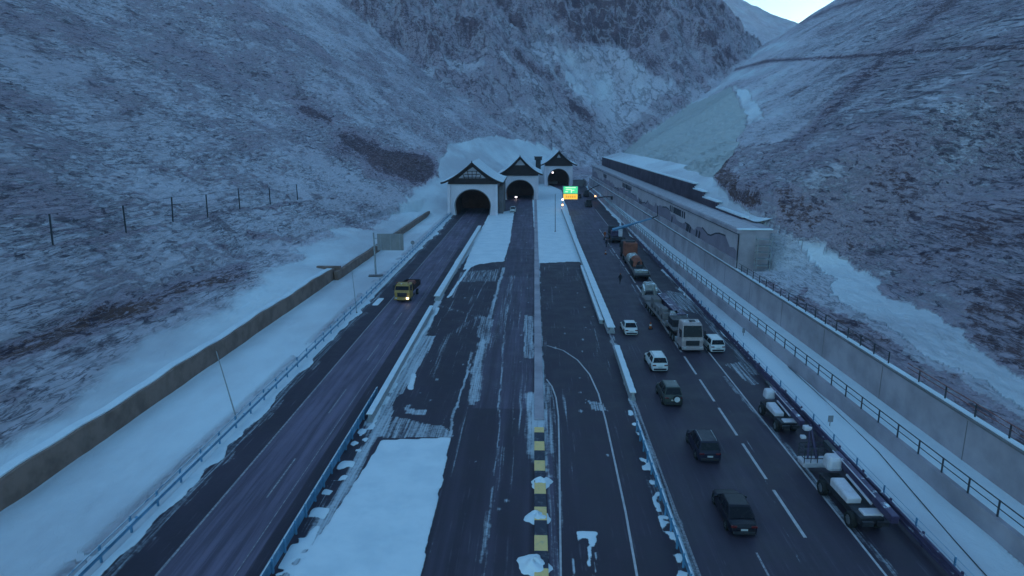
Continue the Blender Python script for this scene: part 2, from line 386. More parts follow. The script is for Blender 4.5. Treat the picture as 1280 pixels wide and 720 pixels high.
def terrain(X, Y):
    wob = fbm(X, Y, 26, 3, 5)
    dL = signed_left(X, Y, FOOT_L) + wob*2.2*sstep(60, 120, np.abs(X)+Y*.3)
    low = np.where(X < XW(Y)-.3, np.where(Y < 214, 1.9-.8*sstep(112, 120, Y) + .2*np.maximum(0, XW(Y)-.3-X), 0), 0.)
    low = np.minimum(low, 4.8)
    up = np.where(dL > -1, 4.6+.60*dL + .0006*np.maximum(dL, 0)**2*(dL < 150), -50)
    up = np.where(up > 0, up*(1-.97*sstep(720, 1000, Y)), up)
    # around the portals the bank runs down to the road level
    skirt = sstep(205, 225, Y)*np.clip(4.6+.60*dL, 0, 5)
    zL = np.maximum(np.maximum(low*(1-sstep(205, 222, Y)), skirt), up)
    plane = .6*X-22-.55*np.maximum(0, Y-665)
    shelf = 4.35+.0*X
    cut = 14.4+.55*(X-37)-.9*np.maximum(0, Y-400)
    t = sstep(101, 116, Y+wob*3)
    behind = np.where(X > XT(Y)+.35, shelf+.10*(X-XT(Y)), 0.)*(1-sstep(316, 330, Y))
    cutz = np.where(X > XT(Y)+6.0, np.minimum(cut, 9.3+1.75*(X-XT(Y)-6)+wob*1.2), np.where(X > XT(Y)+.35, 4.0, 0))
    cutz = np.where(Y > 312, np.where(X > 29, np.minimum(cut, 14), 0)*(1-sstep(312, 345, Y))+0, cutz)
    zR = np.maximum(behind, plane)
    zR = np.where(X > XT(Y)+.35, zR*(1-t)+np.maximum(cutz, plane)*t, np.maximum(plane, 0))
    z = np.maximum(np.maximum(zL, zR), 0)
    z = np.maximum(z, np.where(Y > 325, (Y-325)*.06, 0))
    rz = ridge_z(X, Y, RIDGE, .98)
    cr = ridged(X, Y, 70, 5, 3)*15+ridged(X*1.0, Y, 24, 5, 9)*12+fbm(X, Y, 7, 3, 19)*3
    rk = sstep(20, 110, rz)
    rz2 = rz+cr*rk
    rockm = (rz2 > z)
    z = np.maximum(z, rz2)
    fz = ridge_z(X, Y, FAR, .62)+fbm(X, Y, 120, 4, 8)*14; farm = fz > z; z = np.maximum(z, fz)
    # roughness grows away from the graded ground
    amp = np.where(X < 0, sstep(0, 16, dL+4), sstep(6, 22, X-XT(Y)))
    amp = np.where(Y > 330, 1, amp); amp2 = amp*sstep(60, 180, np.hypot(X, Y))
    z = z + amp*(fbm(X, Y*.6, 9, 4, 21)*.55 + fbm(X, Y*.5, 2.3, 3, 31)*.16) + amp2*(fbm(X, Y, 55, 4, 41)*3.2) + (fbm(X, Y*.7, 17, 3, 45))*1.3*amp
    rip = np.sin((X*1.0+z*.8)*1.9+fbm(X, Y, 8, 3, 51)*5.0)
    z = z + np.where(X > 0, 1, .35)*amp*rip*.14*(np.hypot(X, Y) < 500)
    # eroded bank at the foot of the left slope
    cutl = np.exp(-((dL+.5+fbm(X, Y, 11, 3, 61)*3.2)/1.5)**2)*sstep(150, 110, Y)
    z = z - cutl*.9*(X < -40)
    off = ((X > -25.9) & (X < 28.5) & (Y < 330)) | ((X > XW(Y)-.3) & (X < 0) & (Y < 200))
    for xp, yp, wp in ((-20.0, 221, 8.6), (-5.2, 262, 7.8), (11.6, 327, 7.4)):
        z = np.where((np.abs(X-xp) < wp) & (Y > yp-45) & (Y < yp+2), np.minimum(z, 0.0), z)
        z = np.where((np.abs(X-xp) < wp-1.4) & (Y > yp-45) & (Y < yp+22), np.minimum(z, 0.0), z)
    snowund = fbm(X, Y, 5, 4, 71)*.12
    z = np.where((X > -25.9) & (X < 24.9) & (Y < 345) & (z < 3), -.25, z+np.where(amp < .5, snowund*(1-amp), 0))
    return z, dL, rockm, farm
NA, NR = 1500, 640
az = np.concatenate([np.linspace(-80, -50, 80, endpoint=False), np.linspace(-50, 50, NA), np.linspace(50.4, 80, 80)])*math.pi/180
rr = np.exp(np.linspace(math.log(24), math.log(2300), NR))
A_, R_ = np.meshgrid(az, rr)
TX, TY = np.sin(A_)*R_, np.cos(A_)*R_
TZ, DL, ROCK, FARM = terrain(TX, TY)
# cover: R snow, G warm earth, B net
px, py, zc = proj(TX, TY, TZ)
wx = px + fbm(TX, TY, 12, 6, 81, .62)*26*np.clip(200/zc, .3, 1.2); wy = py + fbm(TX, TY, 12, 6, 91, .62)*15*np.clip(200/zc, .3, 1.2)
def soft(poly, s=0): return in_poly(wx, wy, poly)
cov = np.full(TX.shape, .55); warm = np.zeros(TX.shape); net = np.zeros(TX.shape)
left = (TX < 0) & ~ROCK
right = (TX > 28) & ~ROCK & (TY < 900)
big = fbm(TX, TY*.7, 60, 4, 101); med = fbm(TX, TY*.5, 14, 4, 111)
cov = np.where(left, .66+.14*big+.14*med, cov)
cov = np.where(right, .60+.12*big+.18*med, cov)
# right slope thins out towards the near, higher part
dk = sstep(1030, 1260, px)*sstep(420, 300, py); cov = np.where(right, cov-.10*dk, cov)
cov = np.where(right & (py < 215), cov+.26*sstep(1110, 930, px)*sstep(215, 170, py), cov)
warm = np.where(right, .3*dk+.1, warm)
# left: darker band across the upper slope, brown ground at the lower edge
band = seg_dist(px, py, [(0, 10), (120, 40), (260, 75), (350, 105), (430, 170), (520, 215)])
cov = np.where(left, cov-.16*np.exp(-(band/24)**2)*(1+1.5*med), cov)
for pts, wd, am in (([(120, 110), (240, 150), (330, 190)], 14, .08), ([(300, 0), (420, 80)], 9, .12), ([(500, 20), (560, 75)], 9, .22),
                    ([(560, 0), (640, 60)], 10, .15), ([(430, 175), (525, 215)], 14, .30), ([(470, 205), (530, 205)], 13, .3), ([(380, 140), (410, 150)], 7, .25),
                    ([(0, 120), (60, 135)], 8, .12), ([(560, 60), (590, 90)], 6, .15)):
    d = seg_dist(px, py, pts); cov = np.where(left, cov-am*1.7*np.exp(-(d/wd)**2)*(1+1.2*med), cov)
    warm = np.where(left, warm+am*1.0*np.exp(-(d/wd)**2), warm)
d = seg_dist(px, py, [(0, 445), (60, 425), (130, 395), (190, 385), (230, 362), (300, 345)]) ; e = np.exp(-(d/15)**2)
cov = np.where(left, cov-.40*e*(1+1.6*med), cov); warm = np.where(left, warm+1.1*e, warm)
d = seg_dist(px, py, [(0, 480), (80, 500)]); cov = np.where(left, cov-.12*np.exp(-(d/22)**2), cov)
d = seg_dist(px, py, [(310, 292), (350, 298), (385, 304)]); e = np.exp(-(d/4)**2); cov = np.where(left, cov-.35*e, cov); warm = np.where(left, warm+.5*e, warm)
d = seg_dist(px, py, [(0, 322), (67, 308), (158, 292), (217, 278), (300, 262), (420, 247)]); cov = np.where(left, cov-.2*np.exp(-(d/3)**2), cov)
# upper left, above the portals: pale scree
pale = soft([(440, 60), (700, 120), (750, 190), (560, 190), (500, 150)]); cov = np.where(left & pale, .62+.08*med, cov)
# graded ground with clean snow
clean = in_poly(wx, wy, [(-400, 640), (0, 556), (110, 486), (190, 425), (330, 345), (400, 300), (470, 275), (500, 262), (545, 215), (560, 182), (610, 172), (660, 180), (720, 196), (700, 260), (560, 280), (400, 420), (0, 800), (-400, 900)])
CLE = [(-400, 640), (0, 556), (110, 486), (190, 425), (330, 345), (400, 300), (470, 275), (500, 262), (545, 215), (560, 182), (610, 172), (660, 180), (720, 196)]
de = seg_dist(wx, wy, CLE)*np.where(clean, 1, -1); tt = sstep(-34, 16, de)*sstep(430, 400, TY)*(TX < 20)
nearh = sstep(520, 300, px); tt = np.where(de < 0, tt*nearh, tt)
cov = cov*(1-tt)+tt*(.97+.05*med)
flat = (TX > XW(TY)) & (TX < 29.5) & (TY < 335) & (TZ < 3.5); cov = np.where(flat, 1.0, cov)
grey = np.exp(-((TX+27.6)/.7)**2); cov = np.where(flat & (TX < -20), cov-.12*grey*(fbm(TX, TY, 7, 3, 7) > -.3), cov)
# behind the portals, to the right
cov = np.where((TX > -30) & (TX < 60) & (TY > 330) & ~ROCK & (py > 150), .60+.2*med, cov)
# right side: netted slope, snow patches, brown cut, snowy track
w2x, w2y = px+.3*(wx-px), py+.3*(wy-py)
netp = in_poly(w2x, w2y, [(770, 202), (790, 178), (832, 146), (914, 108), (934, 152), (915, 190), (890, 226), (868, 224), (770, 204)])
net = np.where(right & netp, 1., 0.)*.92
def rset(poly, c, wm=None):
    global cov, warm
    k = right & in_poly(*((w2x, w2y) if c > .95 else (wx, wy)), poly); cov = np.where(k, c+.06*med, cov)
    if wm is not None: warm = np.where(k, wm, warm)
rset([(916, 106), (934, 112), (955, 148), (936, 154)], .98)
rset([(905, 196), (960, 172), (1000, 180), (1080, 235), (1100, 290), (1010, 290), (960, 268), (905, 222)], .55, .3)
rset([(900, 196), (925, 216), (945, 262), (925, 262), (890, 226)], .22, .9)
rset([(960, 235), (1040, 255), (1090, 330), (1020, 310), (960, 285)], .42, .7)
rset([(866, 222), (893, 220), (930, 262), (965, 290), (915, 290)], 1.0)
rset([(740, 206), (760, 196), (872, 226), (880, 245)], 1.0)
rset([(960, 290), (1030, 305), (1120, 370), (1200, 420), (1300, 480), (1300, 535), (1180, 465), (1090, 415), (1030, 380), (930, 350), (915, 335)], .86, .1)
rset([(1000, 360), (1090, 412), (1180, 465), (1290, 540), (1290, 580), (1130, 470), (980, 375)], .42, .9)
rset([(990, 300), (1060, 325), (1130, 378), (1210, 425), (1300, 485), (1300, 525), (1190, 460), (1090, 400), (1020, 345)], .94)
rset([(1090, 200), (1240, 260), (1280, 330), (1160, 330), (1070, 260)], .40, .5)
rset([(1180, 330), (1290, 360), (1290, 470), (1200, 410)], .36, .5)
tr = seg_dist(px, py, [(846, 106), (900, 92), (960, 76), (1040, 72), (1105, 68), (1200, 60), (1290, 60)])
cov = np.where(right, cov-.75*np.exp(-(tr/1.8)**2), cov)
d = seg_dist(px, py, [(1190, 0), (1110, 70), (1070, 105), (1040, 135), (1000, 175)]); cov = np.where(right, cov-.36*np.exp(-(d/9)**2)*(1+med), cov)
d = seg_dist(px, py, [(1000, 28), (1040, 10), (1075, 0)]); cov = np.where(right, cov-.5*np.exp(-(d/2.2)**2), cov)
# rocky mountain: crags bare, bowls snow-filled
gz, gr = np.gradient(TZ, axis=0), np.gradient(np.hypot(TX, TY), axis=0)
steep = sstep(.55, 1.35, np.abs(gz/np.maximum(gr, 1e-3)))
crag = fbm(TX, TY, 38, 4, 121); rc = .70-.34*steep+.20*crag
bowl = in_poly(wx, wy, [(690, 60), (760, 55), (800, 70), (850, 105), (800, 140), (765, 180), (735, 150), (705, 100)])
crg = in_poly(wx, wy, [(560, -40), (700, -40), (930, -40), (960, 60), (870, 105), (820, 95), (780, 60), (700, 50), (640, 70), (560, 20)])
rc = np.where(bowl, .80+.22*crag, rc); rc = np.where(crg, .46-.30*steep+.48*crag, rc)
e = np.exp(-(seg_dist(px, py, [(650, 70), (690, 102), (738, 148)])/7)**2); rc = rc-.4*e
cov = np.where(ROCK, rc, cov); warm = np.where(ROCK, .08, warm)
cov = np.where(FARM, .86+.1*crag, cov)
mound = in_poly(w2x, w2y, [(545, 215), (560, 181), (580, 176), (612, 169), (636, 172), (672, 179), (694, 186), (704, 200), (690, 250), (560, 260)]) & (TX < 22) & (TY < 440) & (TY > 205)
cov = np.where(mound, .97+.05*med, cov)
COVER = np.stack([np.clip(cov, 0, 1), np.clip(warm, 0, 1), net, sstep(0, 1, ROCK*1.0)], -1)
g = grid_mesh('mountain_terrain', TX, TY, TZ, 'ground', COVER); tag(g, kind='structure')
# coarse sheet that carries the ground on beyond and behind the detailed part
def base_ground():
    n = 90; a = np.linspace(-6000, 6000, n); X, Y = np.meshgrid(a, a)
    Z = np.full(X.shape, -3.0); c = np.zeros(X.shape+(3,)); c[..., 0] = .9
    return grid_mesh('ground', X, Y, Z, 'ground', c)
tag(base_ground(), kind='structure')

# height lookup on the terrain
def tz(x, y): return float(terrain(np.array([[float(x)]]), np.array([[float(y)]]))[0][0, 0])

# ------------------------------------------------------------------ road sheet
ys = [22.0]
while ys[-1] < 352: ys.append(ys[-1] + max(.14, ys[-1]*.0042))
RX, RY = np.meshgrid(np.arange(-25.9, 24.95, .14), np.array(ys))
wX = RX + fbm(RX, RY, 1.6, 4, 201)*.22; wY = RY + fbm(RX, RY, 2.2, 4, 211)*.5
snow = np.zeros(RX.shape); slush = np.zeros(RX.shape); worn = np.zeros(RX.shape)
def gp(pts): return [G(*p) for p in pts]
def rpoly(pts, arr, v, wx_=None, wy_=None):
    arr[in_poly(wX if wx_ is None else wx_, wY if wy_ is None else wy_, gp(pts))] = v
def rline(pts, arr, wd, v, far=None):
    d = seg_dist(wX, wY, gp(pts)); np.maximum(arr, v*np.exp(-(d/wd)**4), out=arr)
# grey, worn running lanes
worn[(RX > -22.2) & (RX < -17.0)] = .9
for cxx in (-20.8, -18.6): worn += .5*np.exp(-((RX-cxx)/.35)**2)*(RX < -15)
mid = (RX > -5.8) & (RX < 0) & (RY > 60); worn = np.where(mid, worn+.35, worn)
worn = np.where((RX > -6.5) & (RX < -.3) & (RY <= 120), worn+.15+.3*fbm(RX*3, RY*.15, 3, 3, 7), worn)
worn = np.where((RX > 9.6) & (RX < 20.6), worn+.12+.55*sstep(90, 230, RY), worn)
worn = np.where((RX > -17) & (RX < 0) & (RY > 150), worn+.3, worn)
worn = np.clip(worn+.15*fbm(RX, RY*.2, 3, 3, 221), 0, 1)
# clean snow bodies
rpoly([(360, 725), (420, 640), (478, 550), (520, 549), (563, 547), (553, 600), (524, 725)], snow, 1, RX+.3*(wX-RX), RY+.5*(wY-RY))
rpoly([(611, 268), (643, 262), (638, 300), (630, 327), (600, 330), (578, 338), (590, 310)], snow, 1)
rpoly([(664, 229), (682, 229), (702, 238), (712, 275), (728, 327), (700, 328), (674, 329), (668, 290)], snow, 1)
# strips of ploughed snow beside the left divider
rline([(597, 300), (560, 350), (528, 420), (480, 500), (462, 530)], slush, .55, 1)
rline([(600, 290), (575, 322), (548, 372)], snow, .55, 1); rline([(607, 300), (590, 330), (560, 372)], snow, .3, .9)
rline([(548, 385), (520, 430), (490, 480), (466, 522)], snow, .32, .95)
rpoly([(470, 545), (480, 500), (530, 420), (545, 420), (512, 480), (494, 500), (486, 546)], slush, .75)
rline([(516, 468), (514, 486)], snow, .35, .9)
rpoly([(480, 546), (495, 520), (556, 534), (566, 547)], slush, .6)
rpoly([(505, 508), (535, 512), (533, 518), (508, 516)], slush, .7)
# snow at the foot of the near left divider
rline([(480, 520), (430, 610), (360, 722)], slush, .55, .8)
# scraped strip in the plaza
rline([(630, 335), (622, 360), (616, 385), (602, 430), (592, 460), (590, 505)], slush, .35, .75)
rline([(612, 400), (600, 440), (594, 500)], slush, .55, .75)
rline([(590, 440), (580, 480), (566, 520), (560, 560)], slush, .16, .75)
rline([(640, 345), (632, 400), (626, 470), (622, 560), (605, 720)], slush, .12, .55)
rline([(652, 350), (648, 420)], slush, .12, .4); rline([(630, 560), (618, 620), (600, 700)], slush, .3, .35)
rline([(566, 400), (640, 405), (740, 412)], slush, .35, .28)
rline([(545, 380), (600, 398)], slush, .5, .35)
rpoly([(655, 395), (666, 395), (668, 448), (655, 446)], slush, .6)
rpoly([(600, 395), (615, 398), (612, 430), (596, 420)], slush, .55)
rpoly([(575, 340), (625, 336), (620, 352), (572, 352)], slush, .45)
# centre strip and its snow
rline([(672, 335), (673, 400), (676, 480), (677, 560)], slush, .45, .95); rline([(672, 250), (672, 335)], slush, .5, 1)
rline([(664, 495), (670, 520), (672, 560), (676, 578)], slush, .9, .85)
rline([(684, 480), (690, 560), (694, 640), (690, 700)], slush, .5, .5)
rpoly([(684, 566), (698, 566), (700, 720), (686, 720)], slush, .28); worn[(RX > .9) & (RX < 1.5) & (RY < 60)] = .6
# right divider
rline([(706, 255), (728, 327), (748, 372), (764, 415)], snow, .55, 1)
rline([(770, 438), (782, 470), (790, 500)], snow, .3, .9)
rline([(764, 420), (790, 500), (825, 600), (870, 720)], slush, .35, .55)
rline([(700, 265), (716, 300), (738, 352)], slush, .4, .5)
# snow blown on the right shoulder
rline([(1120, 722), (1050, 640), (985, 560), (930, 500), (905, 470)], slush, .28, .5)
rpoly([(905, 455), (925, 452), (950, 480), (940, 482)], slush, .5)
rpoly([(830, 362), (870, 370), (880, 395), (846, 384)], slush, .5)
rline([(836, 345), (870, 385), (905, 425), (945, 468)], slush, .5, .5)
rline([(1000, 700), (940, 560), (880, 460)], slush, .06, .25)
rline([(640, 345), (628, 400), (600, 450)], slush, .8, .35); rline([(600, 395), (560, 420), (540, 470)], slush, .5, .35)
for a_, b_ in (((790, 356), (812, 395)), ((760, 310), (790, 350))): rline([a_, b_], slush, .15, .45)
rpoly([(716, 664), (746, 664), (743, 684), (734, 680), (731, 672), (722, 672)], snow, .9)
rline([(721, 668), (721, 676)], snow, .13, .8); rline([(735, 683), (735, 706)], snow, .16, .9); rline([(743, 690), (744, 722)], slush, .06, .8)
rline([(716, 700), (716, 722)], slush, .06, .8)
rpoly([(734, 500), (752, 502), (760, 515), (740, 512)], slush, .6)
for k in range(90):   # clods and scattered lumps
    cx_, cy_ = random.uniform(-15, 9), random.uniform(40, 175); rr_ = random.uniform(.08, .3)
    d = np.hypot(RX-cx_, (RY-cy_)*.6); np.maximum(slush, .8*np.exp(-(d/rr_)**2), out=slush)
# left verge edge: snow slides out from under the rail in lobes
ed = -25.4+np.maximum(0, fbm(RY, RY*0+3, 5.5, 3, 231))*1.7
snow = np.where(RX < ed, 1, snow); slush = np.where(RX < ed+.8, np.maximum(slush, .4), slush)
ed = 24.45-np.maximum(0, fbm(RY, RY*0+9, 6.5, 3, 241))*1.8*sstep(60, 110, RY); snow = np.where(RX > ed, 1, snow)
snow = np.where((RX < -23.5) & (RX > -24.4) & (np.abs(RY-101) < 2.2+fbm(RX, RY, 1, 2, 4)*1.5), 1, snow)
pat = fbm(RX, RY, .75, 4, 301); pat2 = fbm(RX, RY*.5, 2.4, 4, 311)
b1 = np.exp(-((RX+14.75)/.62)**4)*(RY < 68)*(RY > 24); snow = np.where(b1 > .3, np.where(pat > .02, np.maximum(snow, .95), snow), snow); slush = np.maximum(slush, b1*(.35+.5*pat2))
b2 = np.exp(-((RX-8.75)/.42)**4)*(RY < 60); snow = np.where((b2 > .3) & (pat > .10), np.maximum(snow, .9), snow); slush = np.maximum(slush, b2*(.3+.5*pat2))
rt = random.Random(11)
for k_ in range(46):      # tyre tracks left in the thin snow
    x0_ = rt.uniform(-13.5, 8.2); y0_ = rt.uniform(26, 120); ln_ = rt.uniform(25, 95); dr = rt.uniform(-.03, .03); am = rt.uniform(.12, .42); wd_ = rt.uniform(.07, .22)
    d_ = np.abs(RX-(x0_+dr*(RY-y0_)+1.1*np.sin((RY-y0_)*.025+k_)))
    m_ = am*np.exp(-(d_/wd_)**2)*sstep(y0_, y0_+8, RY)*sstep(y0_+ln_, y0_+ln_-12, RY)*(.5+1.1*np.maximum(0, fbm(RX, RY*.3, 3, 3, 400+k_)+.3)); slush = np.maximum(slush, m_)
slush = np.where((RX > -13.5) & (RX < 8.5), np.maximum(slush, .50*np.maximum(0, fbm(RX*2.2, RY*.22, 2.2, 4, 321)-.05)*sstep(30, 90, RY)+.22*np.maximum(0, fbm(RX*2, RY*.15, 1.6, 4, 331))), slush)
cl = np.clip(snow, 0, 1)
for _ in range(2):
    cl[1:-1, 1:-1] = (cl[1:-1, 1:-1]*2+cl[:-2, 1:-1]+cl[2:, 1:-1]+cl[1:-1, :-2]+cl[1:-1, 2:])/6
RZ = .10*sstep(.4, .95, cl)*(1+.6*fbm(RX, RY, 2.5, 4, 251)+.25*fbm(RX, RY, .7, 3, 252))+.02*np.clip(slush, 0, 1)*np.maximum(0, fbm(RX, RY, .6, 2, 261))
rd = grid_mesh('road', RX, RY, RZ, 'road', np.stack([cl, np.clip(slush, 0, 1), worn], -1)); tag(rd, kind='structure')

# markings: sheets 4 mm above the asphalt
def strip(pts, wd, mat, name='lane_marking', z=.006):
    mb = MB(); P = [Vector((x, y, 0)) for x, y in pts]; Ls, Rs = [], []
    for i, p in enumerate(P):
        d = (P[min(i+1, len(P)-1)]-P[max(i-1, 0)]).normalized(); n = Vector((-d.y, d.x, 0))
        Ls.append((p+n*wd/2)); Rs.append((p-n*wd/2))
    for i in range(len(P)-1):
        mb.add([(Ls[i].x, Ls[i].y, z), (Rs[i].x, Rs[i].y, z), (Rs[i+1].x, Rs[i+1].y, z), (Ls[i+1].x, Ls[i+1].y, z)], [(0, 1, 2, 3)])
    o = mb.build(name, mat); tag(o, kind='structure'); return o
def dashed(x, y0, y1, ln, gap, wd, mat):
    mb = MB(); y = y0
    while y < y1:
        mb.add([(x-wd/2, y, .006), (x+wd/2, y, .006), (x+wd/2, y+ln, .006), (x-wd/2, y+ln, .006)], [(0, 1, 2, 3)]); y += ln+gap
    o = mb.build('lane_marking', mat); tag(o, kind='structure')
strip([(9.72, 22), (9.72, 250)], .15, 'line'); strip([(20.66, 22), (20.5, 230)], .15, 'line_bright')
strip([(-22.2, 22), (-22.2, 225)], .16, 'line'); dashed(-19.05, 28.5, 220, 6, 9, .12, 'line'); strip([(-17.6, 22), (-17.6, 150)], .06, 'line')
y652, y577, y523 = G(992, 660)[1], G(943, 590)[1], G(908, 530)[1]
dashed(17.4, G(1000, 672)[1], 180, 6.0, (y577-y652)-6.0 if y577-y652 > 7 else 9, .22, 'line_bright')
strip([(13.75, 22), (13.75, 38.0)], .13, 'line'); dashed(13.75, 50, 54, 3.4, 3, .12, 'line')
strip(gp([(701, 722), (700, 640), (699, 560), (698, 520), (695, 497), (690, 483), (683, 474)]), .13, 'line_bright')
strip(gp([(797, 724), (782, 640), (768, 575), (757, 525), (748, 492), (737, 468), (722, 450), (704, 438), (684, 432)]), .15, 'line_bright')
for pxy in ((G(574, 352), G(566, 372)), (G(584, 345), G(579, 352))): strip(pxy, .25, 'line')

# centre kerb: plain part then yellow and black part
mb = MB(); mb.box((.45, 98+62, .09), (.9, 205, .18)); o = mb.build('median_kerb', 'concrete', bevel=.03)
tag(o, 'long plain grey kerb strip dusted with snow down the middle of the plaza', 'kerb')
kb = MB(); kb.box((.42, 41, .13), (.84, 29, .26)); o = kb.build('striped_kerb', 'kerb', bevel=.04)
tag(o, 'low kerb painted in yellow and black blocks, half buried in snow heaps', 'kerb')
def heap(name, x, y, rx, ry, h, mat='snow', seed=0, parent=None, z0=0):
    n, m_ = 28, 9; vs, fs = [], []
    for j in range(m_):
        for i in range(n):
            a = 2*math.pi*i/n; q = j/(m_-1); nz = 1+.13*math.sin(a*2+seed)+.09*math.sin(a*5+seed*2.3)+.05*math.sin(a*9+seed)
            vs.append((x+rx*nz*math.cos(a)*(1-q), y+ry*nz*math.sin(a)*(1-q), z0-.02+h*(1-(1-q)**2)*(1+.25*math.sin(a*2+seed+q*4))))
    for j in range(m_-1):
        for i in range(n): fs.append((j*n+i, j*n+(i+1) % n, (j+1)*n+(i+1) % n, (j+1)*n+i))
    mb = MB(); mb.add(vs, fs); return mb.build(name, mat, parent, smooth=True)
heapspec = [(677, 604, .62, .75, .5, 'snow heap on the striped kerb, topmost one below the grey slush'),
            (672, 648, .65, .7, .5, 'snow heap on the striped kerb between two yellow blocks, the middle one'),
            (668, 708, .85, .85, .6, 'large snow heap on the striped kerb nearest the lower edge of the photo')]
for i, (a, b, rx, ry, h, lb) in enumerate(heapspec):
    rx *= 1.25; ry *= 1.3; h *= .85
    x, y = G(a, b); tag(heap('snow_heap', x, y, rx, ry, h, seed=i*1.7), lb, 'snow heap', 'snow heaps on the centre kerb')

# ------------------------------------------------------------------ walls
def wall_strip(mb, fx, y0, y1, th, z0, z1, step=6, side=1, dx=0):
    """vertical slab following x = fx(y); thickness th outwards (side)"""
    n = max(1, int((y1-y0)/step)); secs = []
    for k in range(n+1):
        y = y0+(y1-y0)*k/n; x = float(fx(y))+dx; zt = z1(y) if callable(z1) else z1
        secs.append([(x, y, z0), (x+side*th, y, z0), (x+side*th, y, zt), (x, y, zt)])
    mb.loft(secs)
rw = thing('retaining_wall', 'long brown stone retaining wall along the snowy verge, nearer section', 'wall', (0, 0, 0), 0, 'brown walls on the left verge')
mb = MB(); wall_strip(mb, XW, 18, 117, .7, -.6, lambda y: 2.1+.10*math.sin(y*.31)+.06*math.sin(y*.9), 1.5, -1); mb.build('wall_face', 'wall_brown', rw, bevel=.03)
mb = MB(); wall_strip(mb, XW, 18.2, 116.5, .9, 2.0, lambda y: 2.22+.10*math.sin(y*.31)+.06*math.sin(y*.9), 1.5, -1, -.25); mb.build('snow_cap', 'snow', rw)
rw = thing('retaining_wall', 'lower brown retaining wall running on towards the left portal, farther section', 'wall', (0, 0, 0), 0, 'brown walls on the left verge')
mb = MB(); wall_strip(mb, lambda y: XW(y)+.9, 116, 213, .7, -.6, lambda y: 1.55-.003*(y-116)+.05*math.sin(y*.4), 2, -1); mb.build('wall_face', 'wall_brown', rw, bevel=.03)
mb = MB(); mb.box((XW(118)-1.4, 118.3, .9), (4.2, .8, 2.4)); mb.build('return_wall', 'wall_brown', rw)
# right, low wall with ledge
lw = thing('ledge_wall', 'low pale concrete wall with a snow covered ledge behind the right snow strip', 'wall')
mb = MB(); wall_strip(mb, XLW, 18, 318, .5, -.5, 1.4, 8, 1); mb.build('wall_face', 'concrete', lw, bevel=.03)
mb = MB()
secs = []
for k in range(50):
    y = 18+300*k/49; a, b = float(XLW(y))+.5, float(XT(y)); b = max(b, a+.4); secs.append([(a-.1, y, .2), (b+.2, y, .2), (b+.2, y, 1.46), (a-.1, y, 1.43)])
mb.loft(secs); mb.build('snow_ledge', 'snow', lw)
tw = thing('concrete_wall', 'tall smooth grey concrete retaining wall along the right side', 'wall')
mb = MB(); wall_strip(mb, XT, 18, 318, .75, -.5, 4.7, 8, 1); mb.build('wall_face', 'concrete', tw, bevel=.04)
mb = MB(); wall_strip(mb, XT, 17.9, 318.1, .85, 4.705, 4.86, 8, 1, -.05); mb.build('coping', 'concrete_dark', tw, bevel=.02)
mb = MB(); wall_strip(mb, XT, 17.9, 318.1, .5, 4.85, 4.92, 8, 1, .15); mb.build('snow_cap', 'snow', tw)
for k in range(24):
    y = 24+k*12; mb = MB(); mb.box((float(XT(y))-.004, y, 3.0), (.03, .07, 3.2)); mb.build('joint', 'concrete_dark', tw)

# ------------------------------------------------------------------ guard rails
def frange(a, b, s):
    o = []
    while a < b: o.append(a); a += s
    return o
def rail_run(mb, fx, y0, y1, prof, step=4):
    n = max(1, int((y1-y0)/step)); secs = []
    for k in range(n+1):
        y = y0+(y1-y0)*k/n; x = fx(y); secs.append([(x+p[0], y, p[1]) for p in prof])
    mb.loft(secs)
WB = lambda s, z: [(0, z-.16), (s*.08, z-.1), (s*.02, z), (s*.08, z+.1), (0, z+.16), (-s*.05, z+.16), (-s*.05, z-.16)]
def guardrail(label, fx, y0, y1, side, mat, group, posts=4.0, top=False, beams=(.62,), post_off=.12, wide=1.0, cap=False):
    t = thing('guard_rail', label, 'guard rail', (fx(y0), y0, 0), 0, group)
    x0 = fx(y0)
    for z in beams:
        mb = MB(); rail_run(mb, lambda y: fx(y+y0)-x0, 0, y1-y0, [(p[0]*wide, (p[1]-z)*wide+z) for p in WB(side, z)]); mb.build('beam', mat, t, smooth=False)
    if top:
        mb = MB(); n = int((y1-y0)/4)
        P = [(fx(y0+(y1-y0)*k/n)-x0-side*post_off, (y1-y0)*k/n, 1.08) for k in range(n+1)]; mb.path(P, .045, 6); mb.build('top_rail', mat, t)
    if cap:
        mb = MB(); rail_run(mb, lambda y: fx(y+y0)-x0, 0, y1-y0, [(-.10, beams[-1]+.17), (.10, beams[-1]+.17), (.06, beams[-1]+.27), (-.06, beams[-1]+.27)]); mb.build('snow_cap', 'snow', t)
    pm = None
    for y in frange(y0+1, y1, posts)[:95]:
        if pm is None:
            mb = MB(); mb.box((0, 0, .5), (.12, .12, 1.2 if top else 1.0)); pm = mb.build('post', mat, t)
            p = pm
        else:
            p = pm.copy(); COL.objects.link(p)
        p.parent = t; p.location = (fx(y)-x0-side*post_off, y-y0, .05)
    return t
guardrail('blue guard rail with top tube at the snowy left edge of the roads', lambda y: -26.1, 22, 224, 1, 'steel_blue', 'guard rails', 3.2, top=True, wide=1.25, cap=False)
guardrail('blue guard rail beside the snow field between the left road and the plaza', lambda y: -15.5, 22, 63, -1, 'steel_blue', 'guard rails', 2.0, beams=(.35, .72), wide=1.2)
guardrail('violet blue double guard rail at the right road edge beside the machines', lambda y: 24.2, 22, 190, -1, 'steel_violet', 'guard rails', 4.0, beams=(.4, .78), wide=1.1)
guardrail('blue guard rail with snow clumps between the plaza and the car lanes', lambda y: 9.0+.0*y, 22, 56, 1, 'steel_blue', 'guard rails', 1.9, beams=(.62,), wide=1.5)
